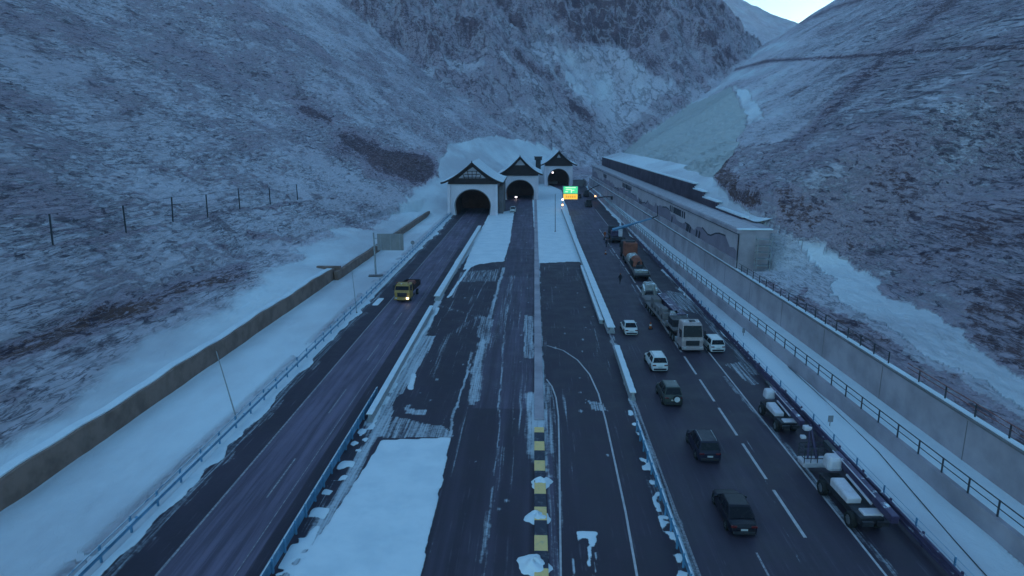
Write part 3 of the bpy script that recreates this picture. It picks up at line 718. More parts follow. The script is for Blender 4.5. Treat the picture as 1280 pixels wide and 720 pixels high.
# dividers of concrete blocks capped with snow
def barrier(label, pts, group, wd=.6, h=.8, seglen=3.0):
    P = [Vector((x, y, 0)) for x, y in pts]; tot = (P[-1]-P[0]).length; d = (P[-1]-P[0])/tot
    t = thing('concrete_barrier', label, 'barrier', P[0], math.atan2(-d.x, d.y), group)
    k = 0.0; proto = None
    while k+seglen <= tot+.1:
        if proto is None:
            mb = MB(); mb.prism([(-wd/2, 0), (wd/2, 0), (wd/2, .12), (wd*.27, .35), (wd*.2, h), (-wd*.2, h), (-wd*.27, .35), (-wd/2, .12)], 0, seglen-.06); b = mb.build('block', 'steel_pale', t, bevel=.02)
            mb = MB(); mb.loft([[(-wd*.5, y, h+.01), (wd*.5, y, h+.01), (wd*.5+.02*math.sin(y*3), y, h+.07), (0, y, h+.14+.03*math.sin(y*2)), (-wd*.5, y, h+.07)] for y in np.linspace(0, seglen-.03, 9)]); s_ = mb.build('snow_cap', 'snow', b, smooth=True); proto = (b, s_)
        else:
            b = proto[0].copy(); COL.objects.link(b); b.parent = t; s_ = proto[1].copy(); COL.objects.link(s_); s_.parent = b
        b.location = (0, k, 0); k += seglen
    return t
bg_ = 'snow capped barriers between the carriageways'
barrier('long snow capped barrier from the lit sign down to the foremost white car', [G(764, 417), G(703, 262)], bg_, 1.0, .8)
barrier('second snow capped barrier running parallel just left of the long one', [G(752, 405), G(727, 335)], bg_, .55, .5)
barrier('short isolated snow capped barrier left of the white cars', [G(791, 501), G(770, 438)], bg_, .6, .8)
barrier('snow capped barrier from the left portal along the left road, upper part', [G(546, 376), G(600, 285)], bg_, .9, .7)
barrier('snow capped barrier along the left road, lower part ending at the snow field', [G(462, 528), G(540, 388)], bg_, .55, .75)

# railings on the right walls
def railing(label, fx, y0, y1, z0, h, mats, step, rails, group):
    x0 = fx(y0); t = thing('railing', label, 'railing', (x0, y0, z0), 0, group)
    n = int((y1-y0)/6)
    for k, (rzv, mt, rad) in enumerate(rails):
        mb = MB(); mb.path([(fx(y0+(y1-y0)*i/n)-x0, (y1-y0)*i/n, rzv) for i in range(n+1)], rad, 6); mb.build('rail', mt, t)
    pm = None
    for y in frange(y0, y1, step)[:98]:
        if pm is None:
            mb = MB(); mb.box((0, 0, h/2), (.09, .09, h)); pm = mb.build('post', mats, t); p = pm
        else: p = pm.copy(); COL.objects.link(p)
        p.parent = t; p.location = (fx(y)-x0, y-y0, 0)
    return t
railing('dark two-bar railing on the low concrete ledge at the right', lambda y: float(XLW(y))+.28, 20, 262, 1.4, 1.15, 'rail_grey', 2.9, ((1.12, 'rail_grey', .045), (.6, 'rail_grey', .035)), 'railings on the right walls')
railing('reddish railing on top of the tall concrete wall, near end', lambda y: float(XT(y))+.45, 30, 57, 4.86, 1.1, 'rail_grey', 3.6, ((1.08, 'rail_red', .05), (.7, 'rail_red', .04)), 'railings on the right walls')
railing('thin dark railing on top of the tall concrete wall before the gallery building', lambda y: float(XT(y))+.45, 60, 103, 4.86, 1.1, 'rail_grey', 2.6, ((1.08, 'rail_grey', .03), (.7, 'rail_grey', .02), (.35, 'rail_grey', .02)), 'railings on the right walls')
railing('thin cable fence on the snow strip beyond the violet guard rail', lambda y: 24.9, 24, 150, 0, .95, 'steel_blue', 4.2, ((.9, 'steel_blue', .02), (.5, 'steel_blue', .02)), 'railings on the right walls')
mb = MB(); pts = []
for (a, b) in ((1235, 722), (1190, 672), (1140, 614), (1098, 565), (1060, 528), (1020, 490), (985, 458)):
    x, y = G(a, b, .05); pts.append((x, y, .05))
mb.path(pts, .035, 5); tag(mb.build('ground_cable', 'rail_grey'), 'thin dark cable lying in a line on the right snow strip', 'cable')
def small_sign(label, a, b, hgt, w_, round_=False):
    x, y = G(a, b); t = thing('delineator_sign', label, 'sign', (x, y, 0))
    mb = MB(); mb.tube((0, 0, -.1), (0, 0, hgt), .03); mb.build('post', 'steel_dark', t); mb = MB()
    if round_: mb.tube((0, -.05, hgt), (0, -.02, hgt), w_/2, w_/2, 20)
    else: mb.box((0, -.05, hgt-.25), (w_, .03, .6)); mb.box((0, -.07, hgt-.13), (w_*.5, .012, .14)); mb.box((0, -.07, hgt-.38), (w_*.5, .012, .14))
    mb.build('panel', 'sign_back', t, bevel=.01)
small_sign('small grey two-field marker sign standing on the right snow strip', 1037, 533, 1.0, .45)
small_sign('small marker post on the right snow strip level with the parked white car', 929, 420, 1.0, .35)
small_sign('small round dark sign on the left verge right of the blank board', 516, 311, 1.4, .9, True)

# ------------------------------------------------------------------ tunnel portals
def arch_pts(w_, hgt, n=20):
    sh = hgt*.36; r_ = w_/2; P = [(-r_*.93, 0), (-r_, sh)]
    for i in range(1, n): a = math.pi-math.pi*i/n; P.append((r_*math.cos(a), sh+(hgt-sh)*math.sin(a)))
    return P+[(r_, sh), (r_*.93, 0)]
def portal(label, X, Y, W, Hw, aw, ah, ew, gh, style):
    t = thing('tunnel_portal', label, 'tunnel portal', (X, Y, 0), 0, 'tunnel portals in a row')
    A = arch_pts(aw, ah); D = 1.2
    # front wall with the arch opening: outline strip between arch and frame
    mb = MB(); fr = []
    for (x, z) in A:
        # project each arch point outwards to the frame
        if z <= ah*.36+.01: fr.append((math.copysign(W/2, x), z))
        else:
            dx, dz = x, z-ah*.36; s_ = min(W/2/max(abs(dx), 1e-6), (Hw-ah*.36)/max(dz, 1e-6)); fr.append((dx*s_, ah*.36+dz*s_))
    for y0 in (0, D):
        o = len(mb.v)
        for k in range(len(A)-1):
            mb.add([(A[k][0], y0, A[k][1]), (A[k+1][0], y0, A[k+1][1]), (fr[k+1][0], y0, fr[k+1][1]), (fr[k][0], y0, fr[k][1])], [(0, 1, 2, 3)])
    for sgn in (-1, 1):
        # corner triangles missed by the radial fan
        for k in range(len(A)-1):
            a, b = fr[k], fr[k+1]
            if abs(abs(a[0])-W/2) < 1e-3 and abs(b[1]-Hw) < 1e-3 and abs(abs(b[0])-W/2) > 1e-3 and sgn < 0:
                mb.add([(a[0], 0, a[1]), (b[0], 0, b[1]), (a[0], 0, Hw)], [(0, 1, 2)])
            if abs(abs(b[0])-W/2) < 1e-3 and abs(a[1]-Hw) < 1e-3 and abs(abs(a[0])-W/2) > 1e-3 and sgn > 0:
                mb.add([(a[0], 0, a[1]), (b[0], 0, b[1]), (b[0], 0, Hw)], [(0, 1, 2)])
    mb.box((-W/2+.2, D+12, Hw/2), (.4, 24, Hw)); mb.box((W/2-.2, D+12, Hw/2), (.4, 24, Hw)); mb.box((0, D+12, Hw-.2), (W-.8, 24, .3))
    for k in range(len(A)-1): mb.add([(A[k][0], 0, A[k][1]), (A[k+1][0], 0, A[k+1][1]), (A[k+1][0], D, A[k+1][1]), (A[k][0], D, A[k][1])], [(0, 1, 2, 3)])
    mb.build('front_wall', 'render', t)
    mb = MB()
    B = arch_pts(aw+.5, ah+.25)
    for k in range(len(A)-1): mb.add([(A[k][0], -.12, A[k][1]), (A[k+1][0], -.12, A[k+1][1]), (B[k+1][0], -.12, B[k+1][1]), (B[k][0], -.12, B[k][1]), (A[k][0], .0, A[k][1]), (A[k+1][0], .0, A[k+1][1]), (B[k+1][0], .0, B[k+1][1]), (B[k][0], .0, B[k][1])], [(0, 1, 2, 3), (3, 2, 6, 7), (0, 1, 5, 4)])
    mb.build('arch_rim', 'concrete_dark', t)
    mb = MB(); mb.loft([[(x, y, z) for x, z in A] for y in (D, 20)], close=False, caps=False); mb.add([(x, 19.5, z) for x, z in A], [tuple(range(len(A)))])
    mb.build('tunnel_bore', 'tunnel', t)
    for s_ in (-1, 1):
        mb = MB(); mb.box((s_*(W/2-.35), -.35, Hw/2), (1.0, .7, Hw), taper=.9); mb.build('pilaster', 'render', t, bevel=.05)
    # curved gable
    n = 16; cur = []
    for i in range(n+1):
        u = i/n; x = ew*(1-u); z = Hw+.4+gh*(u**1.45); cur.append((x, z))
    half = [(W/2*1.0, Hw+.05)]+[p for p in cur if p[0] < W/2*1.02]
    poly = half+[(-x, z) for x, z in reversed(half[:-1])]
    mb = MB(); mb.prism(poly, -.5, 0.4); gb = mb.build('gable', 'timber', t)
    # gable decoration
    if style == 0:
        mb = MB(); mb.prism([(-4.2, Hw+1.9), (4.2, Hw+1.9), (2.0, Hw+gh*.62), (.2, Hw+gh*.86), (-2.0, Hw+gh*.62)], -.56, -.502); mb.build('gable_panel', 'gable_pale', gb)
        mb = MB()
        for x in (-2.6, -1.2, 0, 1.2, 2.6): mb.box((x, -.62, Hw+gh*.43), (.22, .08, gh*.45), ry=.25*x/2)
        for z in (.36, .5, .66): mb.box((0, -.66, Hw+gh*z), (7.6*(1-z)+1.0, .08, .2))
        mb.build('gable_truss', 'timber', gb)
    elif style == 1:
        mb = MB(); mb.prism([(-1.9, Hw+gh*.60), (1.9, Hw+gh*.60), (.1, Hw+gh*.93)], -.56, -.502); mb.build('gable_panel', 'gable_pale', gb)
        mb = MB(); mb.box((0, -.62, Hw+.9), (W*.86, .1, .25)); mb.build('gable_beam', 'timber', gb)
    else:
        mb = MB(); mb.prism([(-.9, Hw+gh*.62), (.9, Hw+gh*.62), (0, Hw+gh*.88)], -.56, -.502); mb.build('gable_panel', 'gable_pale', gb)
    # roof: two flared slopes, timber fascia in front and snow on top
    L = 26
    for s_ in (-1, 1):
        mb = MB(); secs = [[(s_*x, -1.4, z-.15), (s_*x, L, z-.15), (s_*x, L, z+.2), (s_*x, -1.4, z+.2)] for x, z in cur]; mb.loft(secs); mb.build('roof_slope', 'timber', t)
        mb = MB(); secs = [[(s_*x*.99, -1.1, z+.2), (s_*x*.99, L, z+.2), (s_*x*.99, L, z+.5), (s_*x*.99, -1.1, z+.42)] for x, z in cur]; mb.loft(secs); mb.build('roof_snow', 'snow', t)
        mb = MB(); mb.path([(s_*x, -1.45, z) for x, z in cur], .3, 6); mb.build('barge_board', 'timber', t)
    mb = MB(); mb.tube((0, -1.7, Hw+gh+.35), (0, -1.3, Hw+gh+1.1), .22, .1); mb.build('finial', 'timber', t)
    return t
xl, yl = G(591, 269); xm, ym = G(650, 250); xr_, yr_ = G(698, 233)
portal('left tunnel portal, nearest of the three, with a pale timber truss in its dark gable', xl, yl, 15.4, 9.6, 10.9, 7.9, 9.7, 6.1, 0)
portal('middle tunnel portal with a small pale triangle at the tip of its plain dark gable', xm, ym, 13.8, 9.2, 10.4, 7.5, 8.6, 6.6, 1)
portal('right tunnel portal, farthest and smallest, beside the lit green and yellow sign', xr_, yr_, 13.0, 9.6, 10.0, 8.2, 8.7, 6.4, 2)
# dark filler walls between the portals
mb = MB(); mb.box((xl+8.6, yl+9, 4.3), (1.4, 10, 8.6)); mb.box((xl+8.7, yl+14.2, 4.8), (1.9, .5, 9.6)); tag(mb.build('side_wall', 'concrete_dark', bevel=.05), 'dark concrete side wall between the left and the middle portal', 'wall')
mb = MB(); mb.box((0, 0, 0), (3.2, 2.4, 1.2)); mb.box((0, 0, .75), (3.7, 2.9, .25)); mb.box((0, 0, -3.5), (2.2, 1.8, 6)); tag(mb.build('vent_housing', 'steel_dark', bevel=.06, loc=(G(664, 200, 14)[0]+3, 300, 14.2)), 'small dark vent housing on the snowy roof right of the middle gable', 'vent')
mb = MB(); mb.box((0, 0, 1.5), (5.0, .8, 3.4), ry=0); mb.box((3.4, 6, 1.2), (.8, 14, 3.0)); tag(mb.build('wing_wall', 'concrete_dark', bevel=.05, loc=(xr_+9.5, yr_, 0)), 'low grey wing wall at the right foot of the right portal', 'wall')
# tunnel lamps
for i, (a, b, Yq, z, lb) in enumerate(((692, 218, yr_+6, 6.2, 'bright lamp inside the right tunnel mouth'), (645.5, 252, ym+3, .8, 'dim lamp low inside the middle tunnel mouth'))):
    mb = MB(); x = (a-640)/F*(Yq*.97) + CX - sy*0 ; xx = G(a, b, z)[0]
    mb.box((0, 0, 0), (.55, .3, .3)); mb.box((0, .25, 0), (.7, .2, .45)); o = mb.build('tunnel_lamp', 'white_on', bevel=.05, loc=((xr_-2.6) if i == 0 else xm-1.6, Yq, z)); tag(o, lb, 'lamp')

# ------------------------------------------------------------------ gallery building on the right
gx = lambda y: float(XT(y))+.35
B0, B1 = 104.5, 312
gb_ = thing('gallery_building', 'long low concrete gallery building above the tall wall, with mountain mural and snowy roof', 'building', (0, 0, 0))
mb = MB(); wall_strip(mb, gx, B0, B1, .5, 4.9, 10.3, 8, 1, .35); mb.build('front_wall', 'mural_violet', gb_)
mb = MB(); wall_strip(mb, gx, B0-.3, B1, 1.1, 4.86, 6.1, 8, 1, .0); mb.build('plinth', 'concrete', gb_, bevel=.04)
mb = MB(); wall_strip(mb, gx, B0-.25, B1, .9, 10.3, 10.9, 8, 1, -.1); mb.build('parapet', 'concrete', gb_, bevel=.05)
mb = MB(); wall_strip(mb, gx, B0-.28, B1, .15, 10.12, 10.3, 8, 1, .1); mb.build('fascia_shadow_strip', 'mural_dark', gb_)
mb = MB(); wall_strip(mb, gx, B0-.2, B1, 5.2, 10.4, 10.88, 8, 1, .8); mb.build('roof', 'concrete', gb_)
mb = MB(); wall_strip(mb, gx, B0-.15, B1, 3.4, 10.9, 11.02, 8, 1, .2); mb.build('roof_snow', 'gable_pale', gb_)
# jagged mountain mural: pale field hanging from the parapet
mb = MB(); md = MB(); y = B0+.3; prev = None
rnd = random.Random(4); k = 0
zs = []
while y < B1-2:
    zs.append((y, 7.7+.7*math.sin(k*.37)+rnd.uniform(-.75, .75))); y += rnd.uniform(1.6, 4.2); k += 1
for (ya, za), (yb, zb) in zip(zs[:-1], zs[1:]):
    xa, xb = gx(ya)+.33, gx(yb)+.33
    mb.loft([[(xa, ya, za), (xa+.04, ya, za), (xa+.04, ya, 10.2), (xa, ya, 10.2)], [(xb, yb, zb), (xb+.04, yb, zb), (xb+.04, yb, 10.2), (xb, yb, 10.2)]])
    if any(p < ya < q for p, q in ((109, 123), (132, 137), (152, 160), (178, 187), (196, 203), (230, 240))):
        md.loft([[(xa-.03, ya, za-.12), (xa+.03, ya, za-.12), (xa+.03, ya, za+.12), (xa-.03, ya, za+.12)], [(xb-.03, yb, zb-.1), (xb+.03, yb, zb-.1), (xb+.03, yb, zb+.15), (xb-.03, yb, zb+.15)]])
mb.build('mural_field', 'mural_pale', gb_); md.build('mural_outline', 'mural_dark', gb_)
for yy in (139, 143.5, 205, 213, 262):
    for j in range(6): mb = MB(); mb.box((gx(yy+j*1.7)+.30, yy+j*1.7, 8.95), (.06, 1.0, 1.3)); mb.build('vent_grille', 'mural_dark', gb_)
for yy in (127, 129, 134, 135.5, 136.6, 150, 188, 190, 231): mb = MB(); mb.box((gx(yy)+.29, yy, 6.7), (.05, .8, 1.5), rx=.4); mb.build('mural_mark', 'mural_dark', gb_)
mb = MB(); mb.box((gx(B0)+2.6, B0+.2, 7.7), (4.9, .6, 6.4)); mb.box((gx(B0)+4.8, B0+2.5, 7.4), (.5, 4, 6.0)); mb.build('end_wall', 'concrete', gb_, bevel=.05)
mb = MB(); mb.box((gx(B0)+2.6, B0-.05, 10.95), (5.3, 1.0, .2)); mb.build('end_roof_snow', 'snow', gb_, bevel=.08)
mb = MB(); mb.tube((gx(B0)+.2, B0-.25, 4.9), (gx(B0)+.2, B0-.25, 10.2), .1); mb.build('downpipe', 'steel_dark', gb_)
sc = thing('scaffold', 'narrow steel scaffold standing against the end wall of the gallery building', 'scaffold', (gx(B0)+3.7, B0-1.3, 4.6))
for i, (x, y) in enumerate(((-1, -.5), (1, -.5), (-1, .5), (1, .5))):
    mb = MB(); mb.tube((x, y, -.5), (x, y, 5.6), .06); mb.build('upright', 'steel_pale', sc)
for z in (1, 2, 3, 4, 5):
    mb = MB(); mb.box((0, 0, z), (2.2, 1.1, .07)); mb.build('platform', 'steel_pale', sc)
# dark stepped wall behind the roof
dw = thing('stepped_wall', 'dark violet retaining wall behind the gallery roof, stepping down at its near end', 'wall')
mb = MB()
for (a, b, zt, z0) in ((151, B1, 14.4, 10.0), (143, 151, 13.3, 9.5), (133, 143, 12.2, 9.5), (117, 133, 11.2, 9.5)):
    wall_strip(mb, gx, a, b, .7, z0, zt, 8, 1, 4.6)
mb.build('wall_face', 'steel_violet', dw, bevel=.04)
M['dwall'] = simple('violet_stone', (.075, .055, .08), .9, var=.35, scale=.25)
dw_f = [c for c in COL.objects if c.parent == dw][0]; dw_f.data.materials[0] = M['dwall']
mb = MB()
for (a, b, zt) in ((151, B1, 14.4), (143, 151, 13.3), (133, 143, 12.2), (117, 133, 11.2)): wall_strip(mb, gx, a+.05, b-.05, 1.2, zt+.004, zt+.25, 8, 1, 4.7)
mb.build('snow_cap', 'snow', dw)
# ground that fills in behind that wall so that the slope meets it
def shelf_behind():
    yy = np.linspace(112, 316, 120); uu = np.linspace(5.0, 13, 10); U, Y = np.meshgrid(uu, yy)
    X = np.array([[gx(v) for v in yy]]).T + U; top = np.interp(Y, [112, 117, 132, 134, 142, 144, 150, 152, 320], [11.0, 11.1, 11.1, 12.1, 12.1, 13.2, 13.2, 14.35, 14.35])
    Z = top+.12+np.maximum(0, U-6)*.3+fbm(X, Y, 4, 3, 5)*.12
    c = np.zeros(X.shape+(3,)); c[..., 0] = 1
    return grid_mesh('snow_bank', X, Y, Z, 'ground', c)
tag(shelf_behind(), kind='structure')

# ------------------------------------------------------------------ signs, poles, posts
x, y = G(470, 345); sg = thing('cantilever_sign', 'blank grey road sign board on a single mast on the left verge', 'road sign', (x, y, 0))
mb = MB(); mb.tube((0, 0, -.2), (-.1, 0, 7.9), .17, .13, 10); mb.build('mast', 'steel_pale', sg)
mb = MB(); mb.tube((-.1, 0, 6.9), (5.1, 0, 6.9), .09); mb.tube((-.1, 0, 5.6), (5.1, 0, 5.6), .09); mb.build('arm', 'steel_pale', sg)
mb = MB(); mb.box((2.9, -.16, 6.25), (4.7, .1, 3.0)); pn = mb.build('panel', 'sign_back', sg, bevel=.03)
mb = MB()
for x_ in (1.2, 2.9, 4.6): mb.box((x_, -.24, 6.25), (.08, .06, 3.0))
mb.build('stiffener', 'steel_pale', pn)
mb = MB(); mb.box((0, 0, .1), (2.6, 1.2, .2), rz=.15); mb.build('footing', 'concrete_dark', sg, bevel=.04)
# lit sign near the right portal
x, y = G(703, 262); ls = thing('lit_road_sign', 'glowing green and yellow road sign in front of the right tunnel portal', 'road sign', (x, y, 0))
mb = MB(); mb.tube((0, 0, -.1), (0, 0, 7.9), .13); mb.build('mast', 'steel_pale', ls)
mb = MB(); mb.box((2.6, 0, 5.6), (5.0, .3, 4.4)); mb.build('housing', 'steel_pale', ls, bevel=.04)
mb = MB(); mb.box((2.6, -.17, 6.55), (4.7, .04, 2.3)); gr = mb.build('green_field', 'sign_green', ls)
mb = MB(); mb.box((2.6, -.2, 7.35), (3.4, .04, .28)); mb.box((2.0, -.2, 6.7), (1.9, .04, .3)); mb.box((2.9, -.2, 6.1), (.35, .04, .9)); mb.box((3.4, -.2, 6.45), (.9, .04, .28)); mb.box((1.3, -.2, 6.0), (.9, .04, .3)); mb.build('lettering', 'sign_pale', gr)
mb = MB(); mb.box((2.6, -.17, 4.35), (4.7, .04, 1.7)); ye = mb.build('yellow_field', 'sign_yellow', ls)
mb = MB()
for k in range(5): mb.box((1.2+k*.72, -.2, 4.35), (.42, .04, .75))
mb.build('lettering', 'sign_dim', ye)
for z in (1.6, 3.4):
    mb = MB(); mb.tube((0, -.35, z), (0, -.1, z), .3, .24, 12); mb.build('lamp', 'white_on' if z > 2 else 'amber_on', ls)
def pole(label, base, top_px, hgt, mat='steel_pale', r_=.07, arm=False):
    x, y = G(*base); t = thing('lamp_post', label, 'lamp post', (x, y, 0), 0, 'thin posts beside the roads')
    # lean read from the photo: the top sits beside the plumb line
    tx = CX + ((top_px[0]-640)*((y*cp*cy + (H-hgt)*sp))/F - y*sy)/cy - x
    mb = MB(); mb.tube((0, 0, -.1), (tx, 0, hgt), r_, r_*.6, 8); mb.build('pole', mat, t)
    if arm:
        mb = MB(); mb.box((tx+.3, 0, hgt), (.8, .2, .1)); mb.build('lamp_head', mat, t, bevel=.02)
    mb = MB(); mb.tube((0, 0, -.05), (0, 0, .25), r_*2.2, r_*2.2, 8); mb.build('base', 'concrete_dark', t)
pole('thin pale post leaning outwards on the left verge at the blue guard rail', (297, 527), (265, 433), 6.6)
pole('thin pale post on the left verge just before the blank sign board', (446, 392), (438, 335), 6.5, r_=.05)
pole('tall thin post in the snow island left of the lit sign', (694, 290), (694, 238), 9.9, 'steel_dark', .09)
pole('thin post standing on the tall wall level with the crane', (857, 372), (857, 300), 7.5, 'steel_pale', .05)
# rockfall fence on the left slope
rf = thing('rockfall_fence', 'line of leaning steel posts with cables across the left slope', 'fence')
bases = [(67, 308), (158, 292), (217, 278), (260, 272), (300, 262), (338, 256), (372, 250)]; tops = []
for i, (a, b) in enumerate(bases):
    X0 = -60.5+i*.3; Y0 = {0: 78, 1: 93, 2: 107, 3: 118, 4: 131, 5: 145, 6: 160}[i]
    # find the point on the slope seen at this pixel
    best = None
    for q in np.linspace(60, 220, 500):
        z = 25.4; d = RT*(a-640)+UP*(360-b)+FW*F; d = d/np.linalg.norm(d); P = np.array([CX, 0, H])+d*q
        if P[2] < tz(P[0], P[1]): best = P; break
    if best is None: continue
    hh = 4.2 if i < 5 else 3.6
    mb = MB(); mb.box((0, 0, hh/2-.3), (.17, .17, hh+.6), ry=random.uniform(-.04, .06), rx=random.uniform(-.05, .05)); p = mb.build('post', 'rail_grey', rf, loc=tuple(best)); tops.append((best[0], best[1], best[2]+hh))
for dz in (0, -1.2, -2.4):
    mb = MB(); mb.path([(a, b, c+dz) for a, b, c in tops], .025, 4); mb.build('cable', 'steel_dark', rf)
# mast on the right skyline
x, y = 268., 640.; z = tz(x, y)
mm = thing('lattice_mast', 'faint thin lattice mast on the right skyline against the sky', 'mast', (x, y, z-1))
mb = MB()
for sx in (-1, 1):
    for s2 in (-1, 1): mb.tube((sx*2, s2*2, 0), (sx*.3, s2*.3, 24), .12, .08, 4)
for k in range(8):
    z0, z1 = k*3, k*3+3; w0, w1 = 2-1.7*z0/24, 2-1.7*z1/24
    mb.tube((-w0, -w0, z0), (w1, -w1, z1), .07, .07, 4); mb.tube((w0, -w0, z0), (-w1, -w1, z1), .07, .07, 4)
mb.build('tower', 'steel_pale', mm)
mb = MB(); mb.box((0, 0, 20), (9, .2, .2)); mb.box((0, 0, 16), (11, .2, .2)); mb.build('crossarm', 'steel_pale', mm)

# ------------------------------------------------------------------ vehicles
def wheel(parent, x, y, r_, w_, side, name='wheel'):
    mb = MB(); n = 22
    prof = [(-w_/2, r_*.62), (-w_/2, r_*.93), (-w_*.36, r_), (w_*.36, r_), (w_/2, r_*.93), (w_/2, r_*.62)]
    secs = []
    for i in range(n+1):
        a = 2*math.pi*i/n; secs.append([(q[0], q[1]*math.cos(a), q[1]*math.sin(a)) for q in prof])
    mb.loft(secs, close=True, caps=False); wh = mb.build(name, 'tyre', parent, smooth=True, loc=(x, y, r_))
    mb = MB(); s_ = side; mb.tube((s_*w_*.1, 0, 0), (s_*w_*.42, 0, 0), r_*.63, r_*.60, 16)
    for k in range(5):
        a = 2*math.pi*k/5; mb.box((s_*w_*.44, math.cos(a)*r_*.33, math.sin(a)*r_*.33), (.03, r_*.5, r_*.12), rx=a)
    mb.build('rim', 'rim', wh); return wh
def car(label, cat, x, y, rz, paint, L=4.75, W=1.84, Hh=1.46, kind='sedan', group='cars driving towards the tunnel', rails=False, spare=False, name='car'):
    t = thing(name, label, cat, (x, y, 0), rz, group); h2 = L/2; w2 = W/2
    belt = Hh*.62; suv = kind == 'suv'; gc = .22 if suv else .16
    hood = belt*.93; r_ = .37 if suv else .33
    # stations from rear (-) to front (+): y, top, width factor
    if suv: st = [(-h2, belt*.80, .86), (-h2+.12, belt*.99, .95), (-h2+.7, belt, 1), (0, belt, 1), (h2-1.25, belt*.99, 1), (h2-.5, hood*.95, .97), (h2-.12, hood*.82, .88), (h2, hood*.55, .78)]
    else: st = [(-h2, belt*.74, .80), (-h2+.12, belt*.95, .90), (-h2+.75, belt*1.0, .98), (0, belt, 1), (h2-1.4, belt*.98, 1), (h2-.55, hood*.88, .96), (h2-.14, hood*.74, .85), (h2, hood*.5, .72)]
    def sec(yy, top, k):
        w_ = w2*k; return [(-w_*.9, yy, gc), (-w_, yy, gc+.18), (-w_*1.0, yy, top*.62), (-w_*.95, yy, top*.9), (-w_*.82, yy, top), (0, yy, top+.03), (w_*.82, yy, top), (w_*.95, yy, top*.9), (w_, yy, top*.62), (w_, yy, gc+.18), (w_*.9, yy, gc)]
    mb = MB(); mb.loft([sec(*s) for s in st]); body = mb.build('body', paint, t, smooth=True)
    sb = body.modifiers.new('s', 'BEVEL'); sb.width = .04; sb.segments = 2; sb.limit_method = 'ANGLE'
    # greenhouse
    rb, rt_ = (-h2+.12, -h2+.42) if suv else (-h2+.62, -h2+1.35)
    fb, ft = (h2-1.28, h2-2.0) if suv else (h2-1.35, h2-2.1)
    bw, tw_ = w2*.93, w2*.74; zb, zt = belt-.03, Hh
    def ring(yr, yf, wv, zv): return [(-wv, yr, zv), (wv, yr, zv), (wv, yf, zv), (-wv, yf, zv)]
    mb = MB(); mb.loft([ring(rb, fb, bw, zb), ring(rt_, ft, tw_, zt-.06), ring(rt_+.12, ft-.12, tw_*.9, zt)]); cab = mb.build('cabin', paint, t, bevel=.03)
    def pane(nm, c4, off):
        c = [Vector(p) for p in c4]; m_ = sum(c, Vector())/4; c = [m_+(p-m_)*.88+Vector(off) for p in c]
        nrm = (c[1]-c[0]).cross(c[3]-c[0]).normalized()*.012
        mb = MB(); mb.loft([[p-nrm for p in c], [p+nrm for p in c]]); return mb.build(nm, 'glass', cab)
    zt2 = zt-.06
    pane('rear_window', [(-bw, rb, zb+.05), (bw, rb, zb+.05), (tw_, rt_, zt2), (-tw_, rt_, zt2)], (0, -.012, .006))
    pane('windscreen', [(-bw, fb, zb+.03), (bw, fb, zb+.03), (tw_, ft, zt2), (-tw_, ft, zt2)], (0, .012, .006))
    for s_ in (-1, 1):
        mid_b, mid_t = (rb+fb)/2, (rt_+ft)/2
        pane('side_window', [(s_*bw, rb+.12, zb+.05), (s_*bw, mid_b-.04, zb+.05), (s_*tw_, mid_t-.04, zt2), (s_*tw_, rt_+.1, zt2)], (s_*.012, 0, 0))
        pane('side_window', [(s_*bw, mid_b+.04, zb+.05), (s_*bw, fb-.15, zb+.05), (s_*tw_, ft-.08, zt2), (s_*tw_, mid_t+.04, zt2)], (s_*.012, 0, 0))
        for yy in (-h2+L*.185, h2-L*.19): wheel(t, s_*(w2-.10), yy, r_, .23, s_)
        for yy in (-h2+L*.185, h2-L*.19):
            mb = MB(); mb.tube((s_*(w2-.30), yy, r_), (s_*(w2+.004), yy, r_+.01), r_*1.17, r_*1.17, 20); mb.build('wheel_arch', 'black', t)
        mb = MB(); mb.box((s_*w2*.68, -h2+.05, belt*.80), (W*.2, .12, .13)); mb.build('taillight', 'red_lamp', t, bevel=.02)
        mb = MB(); mb.box((s_*w2*.6, h2-.07, belt*.5), (W*.18, .16, .11)); mb.build('headlight', 'white_lens', t, bevel=.02)
        mb = MB(); mb.box((s_*(w2+.06), fb-.35, belt+.05), (.2, .1, .13)); mb.build('mirror', paint, t, bevel=.02)
    mb = MB(); mb.box((0, -h2-.01, gc+.17), (W*.74, .08, .2)); mb.build('rear_bumper', 'steel_dark', t, bevel=.03)
    mb = MB(); mb.box((0, -h2-.045 if True else 0, belt*.62), (.44, .02, .13)); mb.build('number_plate', 'white_lens', t)
    if suv:
        pass
    if rails:
        for s_ in (-1, 1):
            mb = MB(); mb.path([(s_*tw_*.86, rt_+.2, zt), (s_*tw_*.86, rt_+.35, zt+.07), (s_*tw_*.86, ft-.35, zt+.07), (s_*tw_*.86, ft-.2, zt)], .022, 6); mb.build('roof_rail', 'steel_pale', t)
    if spare:
        sw = wheel(t, 0.28, -h2-.13, .35, .2, 1, 'spare_wheel'); sw.rotation_euler = (0, 0, -math.pi/2); sw.location = (.28, -h2-.13, .86)
        mb = MB(); mb.tube((.11, 0, 0), (.125, 0, 0), .27, .27, 20); mb.build('wheel_cover', 'white_paint', sw)
    return t
def at_rear(a, b, L): x, y = G(a, b); return x, y+L/2
x, y = at_rear(789, 420, 4.6); car('white saloon car farthest ahead in the line, beside the end of the snowy barrier', 'car', x, y, R(1), 'white_paint', 4.6, 1.8, 1.45, 'sedan')
x, y = at_rear(824, 466, 4.7); car('white estate with dark rear window and roof rails following the white saloon', 'car', x, y, R(2), 'white_paint', 4.7, 1.85, 1.66, 'suv', rails=True)
x, y = at_rear(841, 509, 4.4); car('dark grey green off-roader with a white covered spare wheel on its tail', 'off-road car', x, y, R(1), 'green_paint', 4.4, 1.85, 1.85, 'suv', spare=True)
